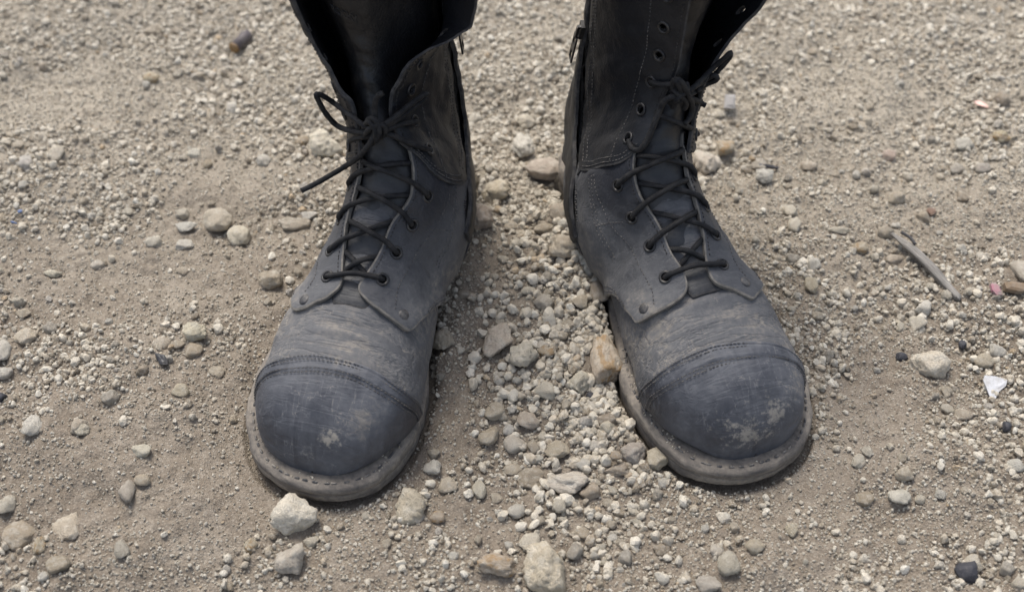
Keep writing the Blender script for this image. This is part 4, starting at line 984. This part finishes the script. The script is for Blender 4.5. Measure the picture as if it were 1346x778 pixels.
# medium pebbles that can still be told apart
PROTO = [stone_mesh('pebble', k, 900 + 13 * j, 3, M['stone']) for j, k in enumerate([1, 2, 3, 2, 3, 3, 2, 3, 2, 2, 3, 2])]
def in_frame(x, y, m=0.0):
    """is a ground point inside the photographed area, with a margin"""
    d = np.array([x, y, -CAM_H]); p = math.radians(48); dep = d[1] * math.cos(p) - d[2] * math.sin(p); u_ = d[0] / dep; v_ = (d[1] * math.sin(p) + d[2] * math.cos(p)) / dep
    return abs(u_) < .414 + m and abs(v_) < .2394 + m
def boot_clear(x, y):
    return min(float(sole_dist(np.array([x]), np.array([y]), b)[0][0]) for b in 'RL')
def zone(x, y):
    if y < .405: return 'foreground'
    if -.10 < x < .10 and y < .64: return 'between'
    if y > .70: return 'behind'
    return 'left' if x < 0 else 'right'
ZL = {'foreground': ('pebble in the loose gravel along the front edge of the picture', 'foreground pebbles'),
      'between': ('pebble in the rubble heaped between the two boots', 'pebbles between the boots'),
      'behind': ('pebble in the blurred gravel behind the boots', 'pebbles behind the boots'),
      'left': ('pebble in the gravel and soil left of the left-hand boot', 'pebbles left of the boots'),
      'right': ('pebble in the gravel right of the right-hand boot', 'pebbles right of the boots')}
n = 0; tries = 0; zc = 0
keys = list('ctgbwctwcgotcwt')
while n < 290 and tries < 12000:
    tries += 1
    if random.random() < .36: x, y = random.gauss(.044, .036), random.gauss(.50, .075)
    else: x, y = random.uniform(-.46, .46), random.uniform(.34, .93)
    if not in_frame(x, y, .01): continue
    sm = float(soil_mask(np.array([x]), np.array([y]))[0])
    if random.random() < sm * .85: continue
    if zone(x, y) == 'behind' and zc > 70: continue
    if boot_clear(x, y) < .006: continue
    r = .0030 * (random.random() ** (-.50 if zone(x, y) == 'between' else -.34)); 
    if r > .0090: continue
    if any((x - a) ** 2 + (y - b_) ** 2 < (.85 * (r + q)) ** 2 for a, b_, q in placed): continue
    t = np.array(TINT[random.choice(keys)]) * random.uniform(.86, 1.08)
    o = put_stone(random.choice(PROTO), x, y, r, r * random.uniform(.7, 1.0), r * random.uniform(.55, .85), random.uniform(0, 6.28), t, .28, 'pebble', (random.uniform(-.3, .3), random.uniform(-.3, .3)))
    zc += zone(x, y) == 'behind'; lab, grp = ZL[zone(x, y)]; tag(o, lab, 'pebble', grp); n += 1
# ------------------------------------------------------------------ gravel too small and too many to count
lib = bpy.data.collections.new('gravel_shapes')
for j, k in enumerate([3, 2, 3, 3, 2, 3, 3, 2]):
    lib.objects.link(bpy.data.objects.new('grain%02d' % j, stone_mesh('grain', k, 500 + 11 * j, 2, M['gravel'])))
def gravel_points():
    def draw(N, x0, x1, y0, y1, lo, hi, ex):
        x = rng.uniform(x0, x1, N); y = rng.uniform(y0, y1, N)
        u_ = rng.random(N); a, b_ = lo ** (1 - ex), hi ** (1 - ex); d = (a + u_ * (b_ - a)) ** (1 / (1 - ex))
        return x, y, d
    A = [draw(230000, -.56, .56, .27, 1.05, .0012, .0060, 2.9), draw(34000, -.56, .56, .27, 1.05, .0030, .0080, 2.4), draw(26000, -1.6, 1.6, -.5, 2.2, .0022, .008, 2.8)]
    rb = draw(2600, 0, 1, 0, 1, .0028, .0100, 2.2); rb = (rng.normal(.047, .034, 2600), rng.normal(.50, .080, 2600), rb[2])      # rubble between the boots
    x, y, d = (np.concatenate([a[i] for a in A]) for i in range(3))
    big = np.arange(len(x)) >= 264000
    core = (np.abs(x) < .56) & (y > .27) & (y < 1.05)
    p = math.radians(48); dep = y * math.cos(p) + CAM_H * math.sin(p); u_ = np.abs(x / dep); v_ = np.abs((y * math.sin(p) - CAM_H * math.cos(p)) / dep)
    fr = (u_ < .46) & (v_ < .285)
    sm = soil_mask(x, y)
    patch = fbm(np.stack([x, y, x * 0], -1), 17, 3, .6, 77); coarse = fbm(np.stack([x, y, x * 0 + 5], -1), 14, 3, .6, 99)
    keep = rng.random(len(x)) < np.clip(1.15 - .92 * sm + .48 * patch + .50 * sstep(.60, .78, y), np.where(d < .0022, .38, .22), 1)
    keep &= ~((d > .0030) & (rng.random(len(x)) < np.clip(sm * .75 + .28 - .9 * coarse - .25 * sstep(.62, .75, y), 0, .97)))
    keep &= np.where(fr | big, True, rng.random(len(x)) < .25)
    keep &= ~(big & core)
    x, y, d = np.r_[x[keep], rb[0]], np.r_[y[keep], rb[1]], np.r_[d[keep], rb[2]]
    dist = np.minimum(sole_dist(x, y, 'R')[0], sole_dist(x, y, 'L')[0])
    ok = dist > d * .45
    for sx, sy, sr in placed:
        if sr > .006: ok &= (x - sx) ** 2 + (y - sy) ** 2 > (sr * .80) ** 2
    x, y, d = x[ok], y[ok], d[ok]
    z = height(x, y)
    return x, y, z, d
gx_, gy_, gz_, gd_ = gravel_points()
# grit lying on the welts
ex = []
for b in 'RL':
    (ox, oy), th, sd = BOOT[b]; a = math.radians(sd * th); O = sole_outline(400, b)
    tn = unit(np.roll(O, -1, 0) - np.roll(O, 1, 0)); nr = np.stack([-tn[:, 1], tn[:, 0]], -1)
    if ((O + nr * .01 - O.mean(0)) ** 2).sum() < ((O - O.mean(0)) ** 2).sum(): nr = -nr
    for k in range(420):
        i = random.randrange(400); w_, v_ = O[i] - nr[i] * random.uniform(.0025, .0085)
        if v_ < .12: continue
        if random.random() > (.95 if w_ < 0 else .30): continue
        if v_ > .285 and random.random() < .8: continue
        lx, ly = sd * w_, -v_
        ex.append((ox + math.cos(a) * lx - math.sin(a) * ly, oy + math.sin(a) * lx + math.cos(a) * ly, zw_of(v_) + SINK, random.uniform(.0007, .0022)))
ex = np.array(ex)
gx_ = np.r_[gx_, ex[:, 0]]; gy_ = np.r_[gy_, ex[:, 1]]; gz_ = np.r_[gz_, ex[:, 2]]; gd_ = np.r_[gd_, ex[:, 3]]
N_ = len(gx_); print('gravel grains', N_)
asp = rng.uniform(.55, 1.05, (N_, 3)); scl = (gd_ * .5)[:, None] * asp
pts = np.stack([gx_, gy_, gz_ + scl[:, 2] * .50], -1).astype(np.float32)
me = bpy.data.meshes.new('gravel'); me.vertices.add(N_); me.vertices.foreach_set('co', pts.ravel())
for nm, ty, key, arr in (('scl', 'FLOAT_VECTOR', 'vector', scl), ('rot', 'FLOAT_VECTOR', 'vector', rng.uniform(0, 6.28, (N_, 3))), ('idx', 'INT', 'value', rng.integers(0, 8, N_))):
    at_ = me.attributes.new(nm, ty, 'POINT'); at_.data.foreach_set(key, np.ascontiguousarray(arr, np.float32 if ty != 'INT' else np.int32).ravel())
me.update(); me.materials.append(M['gravel'])
gravel = link(bpy.data.objects.new('gravel', me)); tag(gravel, 'fine pale crushed stone strewn over the soil', 'gravel', kind='stuff')
ng = bpy.data.node_groups.new('scatter', 'GeometryNodeTree')
ng.interface.new_socket('Geometry', in_out='INPUT', socket_type='NodeSocketGeometry'); ng.interface.new_socket('Geometry', in_out='OUTPUT', socket_type='NodeSocketGeometry')
gi = ng.nodes.new('NodeGroupInput'); go = ng.nodes.new('NodeGroupOutput'); iop = ng.nodes.new('GeometryNodeInstanceOnPoints'); ci = ng.nodes.new('GeometryNodeCollectionInfo')
ci.inputs[0].default_value = lib; ci.inputs['Separate Children'].default_value = True; ci.inputs['Reset Children'].default_value = True
def named(nm, ty):
    a_ = ng.nodes.new('GeometryNodeInputNamedAttribute'); a_.data_type = ty; a_.inputs['Name'].default_value = nm; return a_.outputs[0]
e2r = ng.nodes.new('FunctionNodeEulerToRotation')
L_ = ng.links.new
L_(gi.outputs[0], iop.inputs['Points']); L_(ci.outputs[0], iop.inputs['Instance']); iop.inputs['Pick Instance'].default_value = True
L_(named('idx', 'INT'), iop.inputs['Instance Index']); L_(named('rot', 'FLOAT_VECTOR'), e2r.inputs[0]); L_(e2r.outputs[0], iop.inputs['Rotation']); L_(named('scl', 'FLOAT_VECTOR'), iop.inputs['Scale'])
L_(iop.outputs[0], go.inputs[0])
md = gravel.modifiers.new('scatter', 'NODES'); md.node_group = ng
# ------------------------------------------------------------------ litter on the gravel
def flake(name, outline, th, x, y, rz, mat, tilt=(.15, .1), lift=.001, curl=0.0):
    """a thin irregular chip: outline (mm) extruded by th"""
    P_ = np.array(outline) / 1000.0; n_ = len(P_); c = P_.mean(0)
    rings = [(1.0, 0), (.985, th), (.55, th * 1.25)]; V_ = []; F = []
    for f, z in rings: Q = c + (P_ - c) * f; V_ += [(a, b_, z + curl * (a * a) * 60 + .0003 * math.sin(a * 900)) for a, b_ in Q]
    V_.append((c[0], c[1], th * 1.25)); 
    for k in range(len(rings) - 1): F += [(k * n_ + i, k * n_ + (i + 1) % n_, (k + 1) * n_ + (i + 1) % n_, (k + 1) * n_ + i) for i in range(n_)]
    F += [(2 * n_ + i, 2 * n_ + (i + 1) % n_, 3 * n_) for i in range(n_)] + [tuple(range(n_))[::-1]]
    o = mesh_obj(name, V_, F, mat, None, False, recalc=True); o.location = (x, y, h_at(x, y) + lift); o.rotation_euler = (tilt[0], tilt[1], rz); return o
black_pl = simple('black_plastic', (.014, .014, .017), .45, 200, .2, dust=.10)
white_pp = simple('white_paper', (.50, .50, .51), .85, 120, .8, dust=.5)
blue_pl = simple('blue_plastic', (.06, .11, .24), .6, dust=.5)
pink_pl = simple('pink_plastic', (.30, .13, .16), .8, dust=.9)
ppink = simple('pale_pink_plastic', (.78, .52, .44), .6, dust=.1)
tag(flake('plastic_shard', [(-5, 4.5), (-2, 4), (2, 2.5), (4.5, -1), (5, -4.5), (2, -4.8), (-.5, -4), (-2.5, 0)], .0016, -.2249, .5007, 0, black_pl, (.25, -.1), .002), 'curved black plastic shard with a pointed end on gravel left of the left-hand boot', 'shard')
tag(flake('paper_scrap', [(-8, 5), (-6, 8), (1, 7), (8, 4), (6, 0), (0, -4), (-4, -9), (-7, -8), (-7.5, 0)], .0006, .3092, .4846, .1, white_pp, (.2, .05), .003, .05), 'torn white paper scrap lying on the gravel near the right edge', 'paper scrap')
tag(flake('plastic_bit', [(-1.8, .6), (0, 1.3), (1.8, .6), (1.3, -1.2), (-1.2, -1.2)], .0012, -.3534, .6392, .3, blue_pl, lift=.003), 'tiny bright blue plastic bit among pebbles at the left edge, upper of two', 'plastic bit')
tag(flake('plastic_bit', [(-2.6, 1.2), (-.6, 1.2), (2.6, -.6), (2, -1.3), (-1.2, 0)], .0012, -.3553, .6285, .1, blue_pl, lift=.003), 'slim blue plastic bit below the upper blue one at the left edge', 'plastic bit')
tag(flake('plastic_bit', [(-2.5, 4.5), (1, 5), (3, 1), (3, -5), (-1, -5), (-3, -1)], .0025, .3262, .5617, .1, pink_pl, lift=.003), 'pink plastic bit beside the brown wood chip at right', 'plastic bit')
tag(flake('plastic_bit', [(-5, 3), (0, 3.5), (4, 1), (6, -3), (2, -3), (-4, 0)], .001, .3696, .7644, .1, ppink, lift=.003), 'pale pink flake in the blurred gravel at upper right', 'plastic bit')
tag(flake('plastic_sliver', [(-8, 1), (0, 2), (8, .5), (7, -.8), (0, -1.2), (-7, -1)], .0014, .1939, .6973, -.15, black_pl, lift=.004), 'thin black sliver lying right of the right-hand ankle', 'sliver')
tag(flake('grey_chip', [(-4, 5), (4, 6), (4.5, -6), (-4, -6.5)], .003, .1713, .7653, -.1, simple('grey_tile', (.33, .31, .29), .8, 200, .3), lift=.004, tilt=(.5, .1)), 'flat rectangular grey chip behind the right-hand boot', 'chip')
def dark_stone(x, y, rx, ry, rz, lab, seed, tint=(.035, .035, .040)):
    o = put_stone(stone_mesh('stone', 3, seed, 3, M['dark_stone']), x, y, rx, ry, rz, random.uniform(-.3, .3), tint, .2); tag(o, lab, 'stone')
_m = NT('dark_stone'); _P = _m.tc.outputs['Object']; _n = _m.noise(_P, 5, 5, .6)
M['dark_stone'] = _m.done(_m.mix(_m.math('MULTIPLY', _m.mr(_n, .5, .8), .3), (.030, .030, .036), (.20, .18, .16)), .7, _m.bump(_n, .5, .001))
dark_stone(.2581, .3536, .0075, .0080, .006, 'charcoal black stone near the bottom right corner', 41)
dark_stone(-.3205, .4706, .0055, .0040, .004, 'black pebble at the left edge below two whitish stones', 42)
dark_stone(.2542, .5109, .0045, .0038, .003, 'small black pebble left of the pale crumbling lump', 43)
dark_stone(.2969, .5226, .0028, .0042, .003, 'small upright black pebble above the tan rounded stone at right', 44)
dark_stone(.0498, .4754, .0030, .0030, .003, 'tiny black pebble in the rubble beside the right-hand boot', 45)
dark_stone(.3058, .4518, .0032, .0042, .003, 'little black stone below the white paper scrap', 46)
# dry grey twig: a split piece of wood, thicker at one end, frayed at the other
def twig():
    a = np.array([.2685, .6176]); b_ = np.array([.3032, .5568]); L0 = np.linalg.norm(b_ - a); n_ = 60; seg = 12; V_ = []; F = []
    d_ = (b_ - a) / L0; pr = np.array([-d_[1], d_[0]])
    for i in range(n_):
        t = i / (n_ - 1); r = .0028 * (.55 + .75 * sstep(0, .25, t) - .35 * sstep(.55, 1, t)) * (1 - .6 * sstep(.97, 1, t))
        c = a + d_ * L0 * t + pr * .0016 * math.sin(t * 4.0)
        for j in range(seg):
            q = 2 * math.pi * j / seg
            k = 1 + .16 * math.sin(5 * q + 2 * t) + .10 * float(vnoise(np.array([t * 7, math.cos(q) * 2, math.sin(q) * 2]), 4)) - (.35 if (t < .22 and j in (3, 4)) else 0)
            V_.append((*(c + pr * r * k * math.cos(q)), .0048 + .0006 * math.sin(t * 5) + r * .75 * k * math.sin(q)))
    F = [(i * seg + j, i * seg + (j + 1) % seg, (i + 1) * seg + (j + 1) % seg, (i + 1) * seg + j) for i in range(n_ - 1) for j in range(seg)] + [tuple(range(seg))[::-1], tuple((n_ - 1) * seg + j for j in range(seg))]
    m = NT('weathered_wood'); P_ = m.tc.outputs['Object']; mp = m.mapping(P_, (1, 1, 1), (0, 0, -math.atan2(d_[1], d_[0]))); mp = m.mapping(mp, (60, 900, 900))
    g = m.noise(mp, 1.0, 4, .6); col = m.ramp(g, [(.3, (.085, .078, .070)), (.5, (.19, .176, .158)), (.7, (.30, .28, .25))])
    m.done(col, .85, m.bump(g, .6, .0012))
    V_ = np.array(V_); c0 = V_.mean(0); z0 = h_at(*c0[:2])
    o = mesh_obj('twig', V_ - np.array([c0[0], c0[1], 0]), F, m.m, None, True, recalc=True); o.location = (c0[0], c0[1], z0)
    # a thin splinter standing off the upper end
    sp_ = tube([(a[0] + .006 - c0[0], a[1] - .001 - c0[1], .0075), (a[0] + .0105 - c0[0], a[1] - .007 - c0[1], .0082), (a[0] + .013 - c0[0], a[1] - .0135 - c0[1], .0080)], .0011, 6, .001, 0, 0)
    mesh_obj('splinter', sp_[0], sp_[1], simple('dark_wood', (.05, .048, .05), .8), o)
    tag(o, 'dry grey split twig lying on the gravel at right', 'twig')
twig()
wood = simple('brown_wood', (.17, .12, .075), .85, 300, .5, dust=.5)
tag(flake('wood_chip', [(-8, 2), (-2, 4), (8, 3.5), (9, -2), (2, -4), (-7, -3)], .004, .3404, .5645, -.1, wood, lift=.003), 'brown wood chip at the right edge under the big grey stone', 'wood chip')
tag(flake('bark_chip', [(-4, 2), (0, 4), (4, 2), (3, -2), (-2, -3)], .002, .3041, .6455, .4, simple('red_bark', (.15, .09, .06), .85, 300, .4, dust=.5), lift=.002), 'reddish brown bark chip in the gravel above the twig', 'bark chip')
# spent cylinder with a pale brown end, lying on its side at the upper left
def casing():
    x, y = -.2284, .8581; root = empty('spent_casing', (x, y, h_at(x, y) + .0065), math.radians(-117))
    def lathe(nm, prof, mat, seg=20):
        V_ = []; n_ = len(prof)
        for px_, r in prof: V_ += [(px_, r * math.cos(2 * math.pi * j / seg), r * math.sin(2 * math.pi * j / seg)) for j in range(seg)]
        F = [(i * seg + j, i * seg + (j + 1) % seg, (i + 1) * seg + (j + 1) % seg, (i + 1) * seg + j) for i in range(n_ - 1) for j in range(seg)] + [tuple(range(seg))[::-1], tuple((n_ - 1) * seg + j for j in range(seg))]
        mesh_obj(nm, V_, F, mat, root, True, recalc=True)
    lathe('body', [(-.011, .0036), (-.010, .0048), (-.004, .0054), (-.003, .0050), (.010, .0048)], simple('purple_grey_metal', (.075, .062, .066), .6, 200, .3, .4, .1, dust=.35))
    lathe('end_cap', [(.0101, .0046), (.0112, .0048), (.0118, .0044), (.0119, .0005)], simple('dull_brass', (.22, .13, .05), .6, 200, .3, dust=.2))
    tag(root, 'small dark metal cylinder with a brown end lying in the blurred gravel at upper left', 'casing')
casing()
